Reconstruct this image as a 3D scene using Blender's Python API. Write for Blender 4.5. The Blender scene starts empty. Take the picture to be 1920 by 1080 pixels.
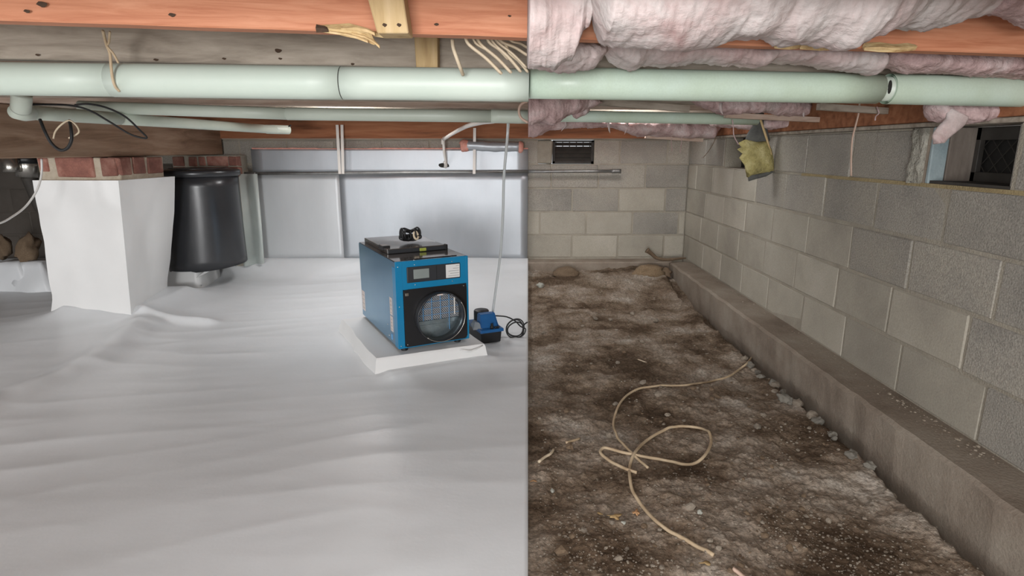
import bpy, bmesh, math, random
import numpy as np
from mathutils import Vector, Matrix, noise

random.seed(7)
SC = bpy.context.scene
COL = SC.collection

# ------------------------------------------------------------------ camera, sky, lamps, added fill lights, exposure
F, TH, H = 1105.0, 0.2312, 1.10
cam_d = bpy.data.cameras.new('camera')
cam_d.sensor_width = 36.0
cam_d.lens = F / 1920.0 * 36.0
cam_d.clip_start = 0.02
cam = bpy.data.objects.new('camera', cam_d)
COL.objects.link(cam)
cam.location = (0, 0, H)
cam.rotation_euler = (math.pi / 2 - TH, 0, 0)
SC.camera = cam

W = bpy.data.worlds.new('world')
SC.world = W
W.use_nodes = True
W.node_tree.nodes['Background'].inputs[0].default_value = (0.93, 0.97, 1.0, 1)
W.node_tree.nodes['Background'].inputs[1].default_value = 0.85


def lamp(name, loc, target, size, power, col=(1, 1, 1)):
    d = bpy.data.lights.new(name, 'AREA')
    d.shape = 'DISK'
    d.size = size
    d.energy = power
    d.color = col
    o = bpy.data.objects.new(name, d)
    COL.objects.link(o)
    o.location = loc
    o.rotation_euler = (Vector(target) - Vector(loc)).to_track_quat('-Z', 'Y').to_euler()
    return o


lamp('work_lamp', (-0.8, -3.6, 0.85), (-0.3, 4.0, 0.7), 1.3, 165, (1.0, 1.0, 1.0))
lamp('side_lamp', (-3.9, 1.15, 0.85), (-1.0, 4.6, 0.2), 0.45, 25, (1.0, 1.0, 1.0))
lamp('down_fill', (0.0, 0.25, 1.27), (0.1, 1.5, 0.0), 0.5, 15, (1.0, 1.0, 1.0))  # added fill above the camera to brighten the floor, no known lamp
lamp('bay_fill', (-1.0, 3.57, 1.46), (-1.0, 3.6, 0.0), 0.34, 6, (1.0, 1.0, 1.0))  # added fills hidden between the joists to brighten the back
lamp('bay_fill', (0.75, 3.66, 1.46), (0.75, 3.68, 0.0), 0.34, 5, (1.0, 1.0, 1.0))
lamp('bay_fill', (-1.0, 4.42, 1.46), (-1.0, 4.45, 0.0), 0.34, 9, (1.0, 1.0, 1.0))
lamp('bay_fill', (0.75, 4.42, 1.46), (0.75, 4.45, 0.0), 0.34, 6, (1.0, 1.0, 1.0))
SC.view_settings.view_transform = 'Standard'
SC.view_settings.look = 'None'
SC.view_settings.exposure = 0.0
SC.view_settings.gamma = 1.0
SC.view_settings.use_curve_mapping = False


# ------------------------------------------------------------------ measuring helpers
def at(px, py, X=None, Y=None, Z=None):
    """the point of the place seen at a photo pixel, on the plane X, Y or Z"""
    u = (px - 960) / F
    v = -(py - 540) / F
    ct, st = math.cos(TH), math.sin(TH)
    d = Vector((u, ct + v * st, -st + v * ct))
    if X is not None:
        t = X / d.x
    elif Y is not None:
        t = Y / d.y
    else:
        t = (Z - H) / d.z
    return Vector((0, 0, H)) + d * t


def seam(y, z=0.0):
    """x of the edge where the lined half ends and the bare half begins"""
    return 0.02715 * (0.9734 * y + 0.229 * (H - z))


def smooth(a, b, x):
    t = min(1.0, max(0.0, (x - a) / (b - a)))
    return t * t * (3 - 2 * t)


def nz(x, y, z=0.0, s=1.0, o=4, h=0.7):
    return noise.fractal(Vector((x * s, y * s, z * s)), h, 2.0, o)


def lerp_keys(keys, t):
    if t <= keys[0][0]:
        return keys[0][1:]
    for a, b in zip(keys, keys[1:]):
        if t <= b[0]:
            k = (t - a[0]) / (b[0] - a[0])
            k = k * k * (3 - 2 * k)
            return tuple(p + (q - p) * k for p, q in zip(a[1:], b[1:]))
    return keys[-1][1:]


# ------------------------------------------------------------------ materials
def C(r, g, b):
    def f(c):
        c /= 255.0
        return c / 12.92 if c <= 0.04045 else ((c + 0.055) / 1.055) ** 2.4
    return (f(r), f(g), f(b), 1.0)


def mat(name, cols, scale=4.0, stretch=(1, 1, 1), detail=6.0, rough=0.6, bump=0.0, bscale=60.0,
        metallic=0.0, rnd=0.0, spec=0.5, coat=0.0, trans=0.0, bstretch=(1, 1, 1), fine=0.0, fscale=200.0,
        sss=0.0, dist=0.0, bdist=0.01, alpha=1.0, pos=None, rvar=0.0):
    m = bpy.data.materials.new(name)
    m.use_nodes = True
    nt = m.node_tree
    N, L = nt.nodes, nt.links
    b = N['Principled BSDF']
    tc = N.new('ShaderNodeTexCoord')
    mp = N.new('ShaderNodeMapping')
    mp.inputs['Scale'].default_value = stretch
    L.new(tc.outputs['Object'], mp.inputs['Vector'])
    vec = mp.outputs['Vector']
    oi = N.new('ShaderNodeObjectInfo')
    if rnd > 0:
        ad = N.new('ShaderNodeVectorMath')
        ad.operation = 'ADD'
        sc = N.new('ShaderNodeMath')
        sc.operation = 'MULTIPLY'
        sc.inputs[1].default_value = 37.0
        L.new(oi.outputs['Random'], sc.inputs[0])
        L.new(vec, ad.inputs[0])
        L.new(sc.outputs[0], ad.inputs[1])
        vec = ad.outputs[0]
    n = N.new('ShaderNodeTexNoise')
    n.inputs['Scale'].default_value = scale
    n.inputs['Detail'].default_value = detail
    n.inputs['Roughness'].default_value = 0.62
    n.inputs['Distortion'].default_value = dist
    L.new(vec, n.inputs['Vector'])
    r = N.new('ShaderNodeValToRGB')
    L.new(n.outputs['Fac'], r.inputs['Fac'])
    k = len(cols)
    el = r.color_ramp.elements
    while len(el) < k:
        el.new(0.5)
    for i, c in enumerate(cols):
        el[i].position = pos[i] if pos else (0.30 + 0.40 * i / max(1, k - 1) if k > 1 else 0)
        el[i].color = c
    if k == 1:
        el[1].color = cols[0]
    col = r.outputs['Color']
    if fine > 0:
        n2 = N.new('ShaderNodeTexNoise')
        n2.inputs['Scale'].default_value = fscale
        n2.inputs['Detail'].default_value = 3
        L.new(vec, n2.inputs['Vector'])
        mr = N.new('ShaderNodeMapRange')
        mr.inputs['From Min'].default_value = 0.3
        mr.inputs['From Max'].default_value = 0.7
        mr.inputs['To Min'].default_value = 1 - fine
        mr.inputs['To Max'].default_value = 1 + fine
        L.new(n2.outputs['Fac'], mr.inputs['Value'])
        mx = N.new('ShaderNodeVectorMath')
        mx.operation = 'SCALE'
        L.new(col, mx.inputs[0])
        L.new(mr.outputs[0], mx.inputs['Scale'])
        col = mx.outputs[0]
    if rnd > 0:
        mr = N.new('ShaderNodeMapRange')
        mr.inputs['To Min'].default_value = 1 - rnd
        mr.inputs['To Max'].default_value = 1 + rnd
        L.new(oi.outputs['Random'], mr.inputs['Value'])
        mx = N.new('ShaderNodeVectorMath')
        mx.operation = 'SCALE'
        L.new(col, mx.inputs[0])
        L.new(mr.outputs[0], mx.inputs['Scale'])
        col = mx.outputs[0]
    L.new(col, b.inputs['Base Color'])
    b.inputs['Roughness'].default_value = rough
    if rvar > 0:
        mr = N.new('ShaderNodeMapRange')
        mr.inputs['To Min'].default_value = max(0, rough - rvar)
        mr.inputs['To Max'].default_value = rough + rvar
        L.new(n.outputs['Fac'], mr.inputs['Value'])
        L.new(mr.outputs[0], b.inputs['Roughness'])
    b.inputs['Metallic'].default_value = metallic
    b.inputs['Specular IOR Level'].default_value = spec
    b.inputs['Coat Weight'].default_value = coat
    b.inputs['Transmission Weight'].default_value = trans
    b.inputs['Alpha'].default_value = alpha
    if sss > 0:
        b.inputs['Subsurface Weight'].default_value = sss
        b.inputs['Subsurface Radius'].default_value = (0.02, 0.015, 0.015)
    if bump > 0:
        mp2 = N.new('ShaderNodeMapping')
        mp2.inputs['Scale'].default_value = bstretch
        L.new(tc.outputs['Object'], mp2.inputs['Vector'])
        n3 = N.new('ShaderNodeTexNoise')
        n3.inputs['Scale'].default_value = bscale
        n3.inputs['Detail'].default_value = 5
        n3.inputs['Roughness'].default_value = 0.6
        L.new(mp2.outputs['Vector'], n3.inputs['Vector'])
        bp = N.new('ShaderNodeBump')
        bp.inputs['Strength'].default_value = bump
        bp.inputs['Distance'].default_value = bdist
        L.new(n3.outputs['Fac'], bp.inputs['Height'])
        L.new(bp.outputs['Normal'], b.inputs['Normal'])
    return m


M = {}
M['dirt'] = mat('dirt', [C(88, 73, 59), C(124, 108, 92), C(152, 139, 125), C(176, 167, 156)], 2.6, detail=12, rough=0.95, bump=0.7,
                bscale=70, fine=0.38, fscale=90, bdist=0.012, spec=0.15, pos=[0.40, 0.48, 0.57, 0.66])
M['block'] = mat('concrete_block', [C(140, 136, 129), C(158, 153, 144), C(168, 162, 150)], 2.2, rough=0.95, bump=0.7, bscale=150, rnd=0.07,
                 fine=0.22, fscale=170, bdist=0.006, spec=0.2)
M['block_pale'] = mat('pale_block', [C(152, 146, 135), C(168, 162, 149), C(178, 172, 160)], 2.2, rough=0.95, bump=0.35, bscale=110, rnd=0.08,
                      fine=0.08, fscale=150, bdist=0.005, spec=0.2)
M['block_unlit'] = mat('unlit_block', [C(84, 78, 72), C(104, 98, 92)], 2.2, rough=0.95, bump=0.4, bscale=120, rnd=0.10, spec=0.2)  # gloom of the unlit far left put into the block colour
M['mortar'] = mat('mortar', [C(150, 143, 130), C(170, 163, 149)], 9, rough=0.95, bump=0.6, bscale=120, spec=0.2)
M['mortar_pier'] = mat('pier_mortar', [C(172, 158, 138), C(200, 188, 170)], 20, rough=0.95, bump=0.8, bscale=60, bdist=0.01)
M['mortar_tan'] = mat('tan_mortar', [C(150, 134, 100), C(172, 156, 120)], 14, rough=0.95, bump=0.6, bscale=120, spec=0.2)
M['concrete'] = mat('footing_concrete', [C(124, 111, 99), C(146, 134, 121), C(160, 150, 137)], 4, rough=0.95, bump=0.5, bscale=80, fine=0.1,
                    spec=0.2, bdist=0.006)
M['liner'] = mat('white_liner', [C(221, 224, 226), C(230, 233, 236)], 1.6, rough=0.36, bump=0.10, bscale=7, spec=0.4, bdist=0.02, rvar=0.08)
M['liner_wrap'] = mat('white_wrap', [C(226, 226, 225), C(234, 234, 233)], 1.6, rough=0.4, bump=0.06, bscale=9, spec=0.4, bdist=0.02)
M['foil'] = mat('foil_board', [C(168, 173, 178), C(184, 188, 193)], 2.4, rough=0.42, bump=0.12, bscale=9, metallic=0.55, spec=0.5, bdist=0.01,
                stretch=(1, 1, 0.3), rvar=0.12)
M['foil_left'] = mat('foil_board_dull', [C(192, 195, 197), C(206, 208, 210)], 2.0, rough=0.48, bump=0.10, bscale=9, metallic=0.4, bdist=0.01,
                     stretch=(1, 1, 0.3))
M['sheet'] = mat('hanging_sheet', [C(186, 194, 190), C(205, 212, 207)], 3, rough=0.35, bump=0.05, bscale=10)
M['wood_orange'] = mat('orange_lumber', [C(180, 112, 80), C(202, 136, 102), C(216, 154, 120)], 5, (0.35, 6, 14), rough=0.7, bump=0.15,
                       bscale=14, bstretch=(0.5, 8, 8), rnd=0.05, dist=0.6, bdist=0.004)
M['wood_grey'] = mat('grey_lumber', [C(126, 115, 103), C(164, 153, 139), C(188, 177, 163)], 5, (0.5, 5, 5), rough=0.85, bump=0.25, bscale=14,
                     bstretch=(0.5, 8, 8), rnd=0.08, dist=0.4, bdist=0.004)
M['wood_pink'] = mat('pinkish_lumber', [C(158, 132, 116), C(188, 166, 150), C(202, 184, 170)], 5, (0.4, 6, 6), rough=0.8, bump=0.2, bscale=14,
                     bstretch=(0.5, 8, 8), rnd=0.06, dist=0.4, bdist=0.004)
M['wood_brown'] = mat('brown_girder', [C(114, 88, 68), C(146, 118, 96), C(166, 140, 118)], 4, (4, 0.5, 5), rough=0.8, bump=0.2, bscale=12,
                      bstretch=(8, 0.5, 8), dist=0.5, bdist=0.004)
M['wood_red'] = mat('reddish_rim_lumber', [C(112, 70, 46), C(150, 96, 64), C(170, 116, 82)], 4, (0.5, 5, 6), rough=0.8, bump=0.2, bscale=12,
                    dist=0.5, bdist=0.004)
M['wood_tan'] = mat('tan_wood', [C(168, 138, 96), C(196, 168, 122), C(210, 184, 142)], 6, (6, 6, 0.7), rough=0.8, bump=0.2, bscale=18, rnd=0.06,
                    bdist=0.004)
M['pulp'] = mat('split_wood', [C(150, 116, 74), C(196, 168, 120), C(216, 196, 152)], 16, (1, 4, 4), rough=0.85, bump=0.4, bscale=30)
M['subfloor'] = mat('subfloor', [C(128, 100, 76), C(156, 126, 98)], 4, (0.5, 5, 1), rough=0.85)
M['pvc'] = mat('pale_green_pvc', [C(197, 211, 199), C(209, 220, 209)], 3, rough=0.45, bump=0.02, bscale=30, rvar=0.05)
M['pvc_dim'] = mat('grey_green_pvc', [C(196, 206, 192), C(206, 214, 202)], 3, rough=0.42)
M['pvc_aged'] = mat('aged_pvc', [C(190, 207, 185), C(204, 222, 208)], 5, rough=0.38, fine=0.03)
M['pvc_white'] = mat('white_plastic', [C(214, 208, 200), C(226, 222, 216)], 3, rough=0.4)
M['pipe_metal'] = mat('galvanised_pipe', [C(128, 128, 126), C(152, 152, 150)], 20, rough=0.4, metallic=0.7)
M['steel'] = mat('bright_steel', [C(186, 182, 174), C(206, 204, 198)], 8, rough=0.25, metallic=0.9)
M['pink'] = mat('pink_fibreglass', [C(180, 152, 149), C(195, 176, 173), C(202, 191, 188), C(208, 203, 200)], 5, detail=10, rough=1.0, bump=0.5,
                bscale=22, spec=0.05, fine=0.05, fscale=120, bdist=0.015, dist=1.0, sss=0.2, bstretch=(0.6, 1, 1))
M['pink_dusty'] = mat('dusty_fibreglass', [C(170, 142, 140), C(196, 170, 168), C(212, 198, 196)], 9, detail=10, rough=1.0, bump=0.5, bscale=40,
                      spec=0.05, fine=0.10, fscale=120, bdist=0.02, dist=0.8)
M['pink_edge'] = mat('pink_foam_edge', [C(206, 136, 120), C(226, 172, 158)], 30, rough=0.9, bump=0.4, bscale=50)
M['yellow'] = mat('yellow_fibreglass', [C(130, 122, 84), C(178, 166, 112), C(206, 196, 146)], 13, rough=1.0, bump=0.7, bscale=55, spec=0.05,
                  fine=0.12, bdist=0.02)
M['paper'] = mat('grey_kraft_facing', [C(70, 70, 68), C(104, 104, 100)], 14, rough=0.8, bump=0.4, bscale=40)
M['black'] = mat('black_plastic', [C(26, 26, 28), C(34, 34, 36)], 8, rough=0.38)
M['black_gloss'] = mat('glossy_black_sheet', [C(40, 41, 44), C(52, 53, 56)], 3, rough=0.30, bump=0.05, bscale=6, spec=0.6, rvar=0.06)
M['rubber'] = mat('black_rubber', [C(24, 24, 25), C(32, 32, 33)], 20, rough=0.6)
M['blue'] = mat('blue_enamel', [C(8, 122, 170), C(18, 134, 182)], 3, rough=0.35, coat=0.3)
M['blue_side_sheen'] = mat('blue_metal_sheen', [C(104, 150, 184), C(128, 170, 198)], 2.5, rough=0.2, metallic=0.8, bump=0.03, bscale=5)  # lighter blue, reflection of the white liner put into the colour
M['blue_dark'] = mat('dark_blue_plastic', [C(22, 80, 134), C(30, 100, 160)], 6, rough=0.4)
M['top_plate'] = mat('smoky_top_plate', [C(58, 54, 52), C(80, 76, 73)], 6, rough=0.16, coat=0.4)
M['panel_dark'] = mat('dark_control_panel', [C(44, 46, 50), C(52, 54, 58)], 8, rough=0.45)
M['lcd'] = mat('grey_lcd', [C(136, 144, 142), C(148, 156, 153)], 4, rough=0.2)
M['label_white'] = mat('white_label', [C(226, 226, 224), C(236, 236, 234)], 4, rough=0.5)
M['label_pink'] = mat('pale_label', [C(206, 192, 186), C(220, 208, 202)], 4, rough=0.5)
M['ink'] = mat('label_ink', [C(110, 108, 108), C(140, 138, 138)], 4, rough=0.6)
M['mesh_grey'] = mat('grey_mesh', [C(176, 180, 186), C(200, 204, 208)], 30, rough=0.4, metallic=0.3)
M['wire_blue'] = mat('light_blue_wire', [C(84, 150, 204), C(110, 172, 218)], 8, rough=0.4)
M['galv'] = mat('galvanised_tray', [C(150, 168, 176), C(182, 198, 204)], 10, rough=0.25, metallic=0.8, bump=0.1, bscale=24)
M['knot'] = mat('knot_wood', [C(58, 44, 34), C(84, 64, 48)], 60, rough=0.9)
M['tan_clod'] = mat('tan_clod', [C(120, 100, 78), C(158, 136, 108)], 14, rough=0.95, bump=0.6, bscale=50, bdist=0.006)
M['dark'] = mat('dark_hollow', [C(30, 28, 26), C(38, 36, 33)], 8, rough=0.9)
M['dusty_jamb'] = mat('dusty_jamb', [C(98, 88, 80), C(132, 122, 112)], 5, (6, 6, 0.8), rough=0.9, bump=0.3, bscale=30)
M['vent_dark'] = mat('dark_vent_metal', [C(50, 46, 42), C(66, 62, 57)], 12, rough=0.7)
M['brick'] = mat('red_brick', [C(112, 76, 68), C(140, 94, 82), C(166, 126, 112)], 9, rough=0.95, bump=0.5, bscale=50, rnd=0.20, fine=0.12, bdist=0.006)
M['cord'] = mat('tan_cord', [C(170, 146, 116), C(204, 184, 154)], 14, rough=0.7)
M['cord_cream'] = mat('cream_cord', [C(206, 188, 160), C(222, 206, 180)], 14, rough=0.8)
M['cord_white'] = mat('white_cable', [C(210, 208, 204), C(222, 221, 218)], 14, rough=0.45)
M['cord_pinkish'] = mat('pinkish_cable', [C(186, 158, 140), C(200, 174, 156)], 14, rough=0.5)
M['stone'] = mat('grey_stone', [C(116, 105, 92), C(142, 131, 117), C(162, 152, 138)], 14, rough=0.95, bump=0.4, bscale=60, rnd=0.16, bdist=0.005)
M['stone_brown'] = mat('brown_clod', [C(104, 86, 68), C(136, 116, 94)], 14, rough=0.95, bump=0.5, bscale=60, rnd=0.14, bdist=0.005)
M['stone_pale'] = mat('pale_stone', [C(160, 160, 150), C(186, 186, 176)], 12, rough=0.95, bump=0.4, bscale=60, bdist=0.005)
M['stone_blue'] = mat('bluish_crumble', [C(124, 119, 109), C(152, 147, 137)], 16, rough=0.95, bump=0.6, bscale=50, rnd=0.1, bdist=0.006)
M['leaf'] = mat('dry_leaf', [C(150, 122, 82), C(182, 156, 112)], 24, rough=0.8, rnd=0.1)
M['orange_bit'] = mat('orange_scrap', [C(196, 150, 106), C(216, 172, 128)], 24, rough=0.8)
M['foam_blue'] = mat('pale_blue_foam', [C(128, 144, 148), C(152, 164, 166)], 10, rough=0.8, bump=0.3, bscale=60)
M['rough_mortar'] = mat('rough_white_mortar', [C(150, 146, 134), C(188, 184, 172)], 30, rough=0.95, bump=1.0, bscale=45, bdist=0.02)
M['yellow_bit'] = mat('yellow_latch', [C(150, 160, 60), C(176, 184, 84)], 8, rough=0.4)
M['clear'] = mat('clear_tube', [C(226, 230, 230)], 3, rough=0.15, trans=0.55, spec=0.5)
M['film'] = mat('clear_film', [C(214, 220, 222)], 3, rough=0.2, trans=0.6)


# ------------------------------------------------------------------ geometry helpers
def finish(name, bm, material, parent=None, smooth_=False, mats=None, sharp=0):
    me = bpy.data.meshes.new(name)
    bmesh.ops.recalc_face_normals(bm, faces=bm.faces[:])
    bm.to_mesh(me)
    bm.free()
    if mats:
        for m in mats:
            me.materials.append(m)
    else:
        me.materials.append(material)
    if smooth_:
        me.polygons.foreach_set('use_smooth', [True] * len(me.polygons))
        if sharp:
            me.set_sharp_from_angle(angle=math.radians(sharp))
    o = bpy.data.objects.new(name, me)
    COL.objects.link(o)
    if parent is not None:
        o.parent = parent
    return o


def tag(o, label=None, cat=None, group=None, kind=None):
    if label:
        o['label'] = label
    if cat:
        o['category'] = cat
    if group:
        o['group'] = group
    if kind:
        o['kind'] = kind
    return o


def empty(name, loc=(0, 0, 0), rz=0.0):
    o = bpy.data.objects.new(name, None)
    o.empty_display_size = 0.05
    o.location = loc
    o.rotation_euler = (0, 0, rz)
    COL.objects.link(o)
    return o


def bm_box(bm, x0, x1, y0, y1, z0, z1, bev=0.0, jit=0.0, seg=1):
    r = bmesh.ops.create_cube(bm, size=1.0)
    vs = r['verts']
    for v in vs:
        v.co = Vector((x0 + (v.co.x + .5) * (x1 - x0), y0 + (v.co.y + .5) * (y1 - y0), z0 + (v.co.z + .5) * (z1 - z0)))
        if jit:
            v.co += Vector((random.uniform(-jit, jit), random.uniform(-jit, jit), random.uniform(-jit, jit)))
    if bev > 0:
        es = list({e for v in vs for e in v.link_edges})
        bmesh.ops.bevel(bm, geom=es, offset=bev, segments=seg, profile=0.6, affect='EDGES')
    return vs


def box(name, x0, x1, y0, y1, z0, z1, m, parent=None, bev=0.0, jit=0.0, seg=1):
    bm = bmesh.new()
    bm_box(bm, x0, x1, y0, y1, z0, z1, bev, jit, seg)
    return finish(name, bm, m, parent)


def catmull(pts, k=6):
    pts = [Vector(p) for p in pts]
    if len(pts) < 3:
        return pts
    P = [pts[0] * 2 - pts[1]] + pts + [pts[-1] * 2 - pts[-2]]
    out = []
    for i in range(1, len(P) - 2):
        a, b, c, d = P[i - 1:i + 3]
        for j in range(k):
            t = j / k
            out.append(0.5 * ((2 * b) + (c - a) * t + (2 * a - 5 * b + 4 * c - d) * t * t + (3 * b - a - 3 * c + d) * t ** 3))
    out.append(pts[-1])
    return out


def bm_tube(bm, pts, r, n=8, cap=True, flat=1.0):
    pts = [Vector(p) for p in pts]
    rs = r if isinstance(r, (list, tuple)) else [r] * len(pts)
    t0 = (pts[1] - pts[0]).normalized()
    up = Vector((0, 0, 1)) if abs(t0.z) < 0.9 else Vector((1, 0, 0))
    a = t0.cross(up).normalized()
    rings = []
    for i, p in enumerate(pts):
        t = (pts[min(i + 1, len(pts) - 1)] - pts[max(i - 1, 0)])
        if t.length < 1e-9:
            t = t0
        t = t.normalized()
        a = (a - t * a.dot(t))
        a = a.normalized() if a.length > 1e-6 else t.orthogonal().normalized()
        b = t.cross(a)
        rings.append([bm.verts.new(p + (a * math.cos(2 * math.pi * k / n) + b * math.sin(2 * math.pi * k / n) * flat) * rs[i]) for k in range(n)])
    for q, w in zip(rings, rings[1:]):
        for k in range(n):
            bm.faces.new((q[k], q[(k + 1) % n], w[(k + 1) % n], w[k]))
    if cap:
        bm.faces.new(rings[0][::-1])
        bm.faces.new(rings[-1])


def tube(name, pts, r, m, parent=None, n=8, k=6, flat=1.0):
    bm = bmesh.new()
    bm_tube(bm, catmull(pts, k) if k else pts, r, n, flat=flat)
    return finish(name, bm, m, parent, True)


def lathe(bm, prof, n=32, mtx=None):
    """revolve (radius, height) pairs about local Z"""
    rings = []
    for r, z in prof:
        ring = []
        for k in range(n):
            p = Vector((r * math.cos(2 * math.pi * k / n), r * math.sin(2 * math.pi * k / n), z))
            ring.append(bm.verts.new(mtx @ p if mtx else p))
        rings.append(ring)
    for q, w in zip(rings, rings[1:]):
        for k in range(n):
            bm.faces.new((q[k], q[(k + 1) % n], w[(k + 1) % n], w[k]))
    return rings


def bm_poly(bm, pts, faces):
    v = [bm.verts.new(p) for p in pts]
    for f in faces:
        bm.faces.new([v[i] for i in f])


def grid(name, xs_fn, ys, fz, m, parent=None, skirt=0.0):
    """height field: for each y a row of xs, closed by a skirt so that the sheet has thickness"""
    rows = []
    for y in ys:
        rows.append([(x, y, fz(x, y)) for x in xs_fn(y)])
    n = len(rows[0])
    verts = [p for r in rows for p in r]
    faces = []
    for j in range(len(rows) - 1):
        for i in range(n - 1):
            a = j * n + i
            faces.append((a, a + 1, a + n + 1, a + n))
    if skirt:
        bnd = [i for i in range(n)] + [j * n + n - 1 for j in range(1, len(rows))] + \
              [(len(rows) - 1) * n + i for i in range(n - 2, -1, -1)] + [j * n for j in range(len(rows) - 2, 0, -1)]
        base = len(verts)
        for i in bnd:
            x, y, z = verts[i]
            verts.append((x, y, z - skirt))
        k = len(bnd)
        for i in range(k):
            faces.append((bnd[i], base + i, base + (i + 1) % k, bnd[(i + 1) % k]))
    me = bpy.data.meshes.new(name)
    me.from_pydata(verts, [], faces)
    me.materials.append(m)
    me.polygons.foreach_set('use_smooth', [True] * len(me.polygons))
    o = bpy.data.objects.new(name, me)
    COL.objects.link(o)
    if parent is not None:
        o.parent = parent
    return o


def rock_mesh(name, seed, m, rough=0.35, squash=0.7, sub=2):
    bm = bmesh.new()
    bmesh.ops.create_icosphere(bm, subdivisions=sub, radius=1.0)
    for v in bm.verts:
        d = v.co.normalized()
        k = 1 + rough * noise.noise(d * 1.3 + Vector((seed * 7.1, seed, 0))) + rough * 0.5 * noise.noise(d * 3.1 + Vector((seed, 3, 9)))
        v.co = Vector((d.x * k, d.y * k * 0.85, d.z * k * squash))
    me = bpy.data.meshes.new(name)
    bm.to_mesh(me)
    bm.free()
    me.materials.append(m)
    if sub >= 3:
        me.polygons.foreach_set('use_smooth', [True] * len(me.polygons))
    return me


def link_mesh(name, me, loc, rot=(0, 0, 0), sc=(1, 1, 1), parent=None):
    o = bpy.data.objects.new(name, me)
    o.location = loc
    o.rotation_euler = rot
    o.scale = sc if hasattr(sc, '__len__') else (sc, sc, sc)
    COL.objects.link(o)
    if parent is not None:
        o.parent = parent
    return o


# ------------------------------------------------------------------ key levels of the place
XW, YB = 1.52, 5.165            # right wall face, back wall face
ZT, CH, BW = 1.177, 0.203, 0.406  # wall top, block course, block length
JB = 1.322                      # underside of the joists
FX = 1.342                      # inner face of the right footing
FZ = 0.162                      # top of the footing


# ------------------------------------------------------------------ floor of bare dirt
def gz(x, y):
    z = 0.10 * smooth(4.05, 4.95, y)
    z += 0.020 * nz(x, y, 1.0, 1.7, 3)
    z += 0.013 * nz(x, y, 4.0, 6.0, 4)
    z += 0.006 * nz(x, y, 8.0, 24.0, 4)
    q = noise.noise(Vector((x * 38, y * 38, 5)))
    z += 0.010 * max(0.0, q - 0.15) * smooth(-0.2, 0.4, nz(x, y, 3.0, 2.3, 2))
    q = noise.noise(Vector((x * 15, y * 15, 11)))
    z += 0.016 * max(0.0, q - 0.1) * smooth(-0.25, 0.3, nz(x, y, 6.0, 1.9, 2))
    edge = 1.265 + 0.022 * nz(0, y, 2, 5, 3)
    t = smooth(edge, edge + 0.028, x)
    z += 0.012 * smooth(edge - 0.12, edge - 0.02, x) * (1 - t)
    z -= 0.095 * t * (1 - 0.6 * smooth(3.0, 4.6, y))
    return z - 0.012


ys = list(np.linspace(-2.0, 1.0, 24)[:-1]) + list(1.0 * (5.15 / 1.0) ** np.linspace(0, 1, 430))
ground = grid('floor', lambda y: list(np.linspace(seam(y) - 0.05, seam(y) + 0.02, 5)[:-1]) + list(np.linspace(seam(y) + 0.02, 1.40, 190)), ys, gz,
              M['dirt'], skirt=0.15)
tag(ground, kind='structure')

# ------------------------------------------------------------------ floor liner of the finished half
PIER_F = (-2.93, -2.42, 3.70, 4.28)


def rect_d(x, y, r):
    dx = max(r[0] - x, 0, x - r[1])
    dy = max(r[2] - y, 0, y - r[3])
    return math.hypot(dx, dy)


def seg_d(x, y, a, b):
    ax, ay = a
    bx, by = b
    t = ((x - ax) * (bx - ax) + (y - ay) * (by - ay)) / ((bx - ax) ** 2 + (by - ay) ** 2)
    tc = min(1, max(0, t))
    return math.hypot(x - ax - tc * (bx - ax), y - ay - tc * (by - ay)), tc


DH_C, DH_R = Vector((-0.400, 2.921)), math.radians(27.9)


def pad_local(x, y):
    dx, dy = x - DH_C.x, y - DH_C.y
    c, s = math.cos(DH_R), math.sin(DH_R)
    return dx * c + dy * s, -dx * s + dy * c


def lz(x, y):
    am = 0.03 + 0.07 * smooth(-1.6, -0.4, x)
    z = 0.014 + am * smooth(4.05, 4.95, y)
    z += 0.010 * nz(x, y, 2, 0.9, 2)
    # wrinkles that run across the room, a little tilted
    u, v = x * 0.97 + y * 0.22, y * 0.97 - x * 0.24
    w = noise.noise(Vector((u * 0.9, v * 5.0, 3)))
    z += 0.0085 * (1 - abs(w)) ** 2 * (0.3 + 0.9 * max(0, noise.noise(Vector((u * 1.1, v * 1.3, 8))) + 0.35))
    w = noise.noise(Vector((u * 1.9, v * 8.0 + u * 1.5, 13)))
    z += 0.0010 * (1 - abs(w)) ** 2
    rd = 0.0
    # fold that runs from the pier towards the camera
    for a, b, h, wd in (((-2.30, 3.50), (-2.16, 2.85), 0.065, 0.10), ((-2.16, 2.85), (-2.26, 2.2), 0.065, 0.10), ((-2.26, 2.2), (-2.9, 1.7), 0.060, 0.11),
                        ((-2.38, 3.70), (-1.95, 3.62), 0.04, 0.05)):
        d, t = seg_d(x, y, a, b)
        rd = max(rd, h * math.exp(-(d / wd) ** 2) * (0.75 + 0.25 * nz(x, y, 1, 4, 2)))
    z += rd
    d = rect_d(x, y, PIER_F)
    z += 0.085 * math.exp(-d / 0.13)
    lx, ly = pad_local(x, y)
    d = rect_d(lx, ly, (-0.27, 0.27, -0.13, 0.74))
    z += 0.018 * math.exp(-d / 0.06)
    z += (0.150 - am) * smooth(4.72, 5.115, y) ** 1.5
    return z


def lrow(y):
    e = seam(y, 0.02)
    return list(np.linspace(-5.97, -3.6, 26)[:-1]) + list(np.linspace(-3.6, e, 260))


ys = list(np.linspace(-2.0, 1.0, 16)[:-1]) + list(np.linspace(1.0, 5.13, 330))
o = grid('plastic_liner', lrow, ys, lz, M['liner'], skirt=0.035)
tag(o, 'white plastic vapour liner spread wrinkled over the floor of the finished half', 'liner')
tag(box('floor', -6.2, 0.0, -2.0, 5.3, -0.30, -0.12, M['dirt']), kind='structure')

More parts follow.
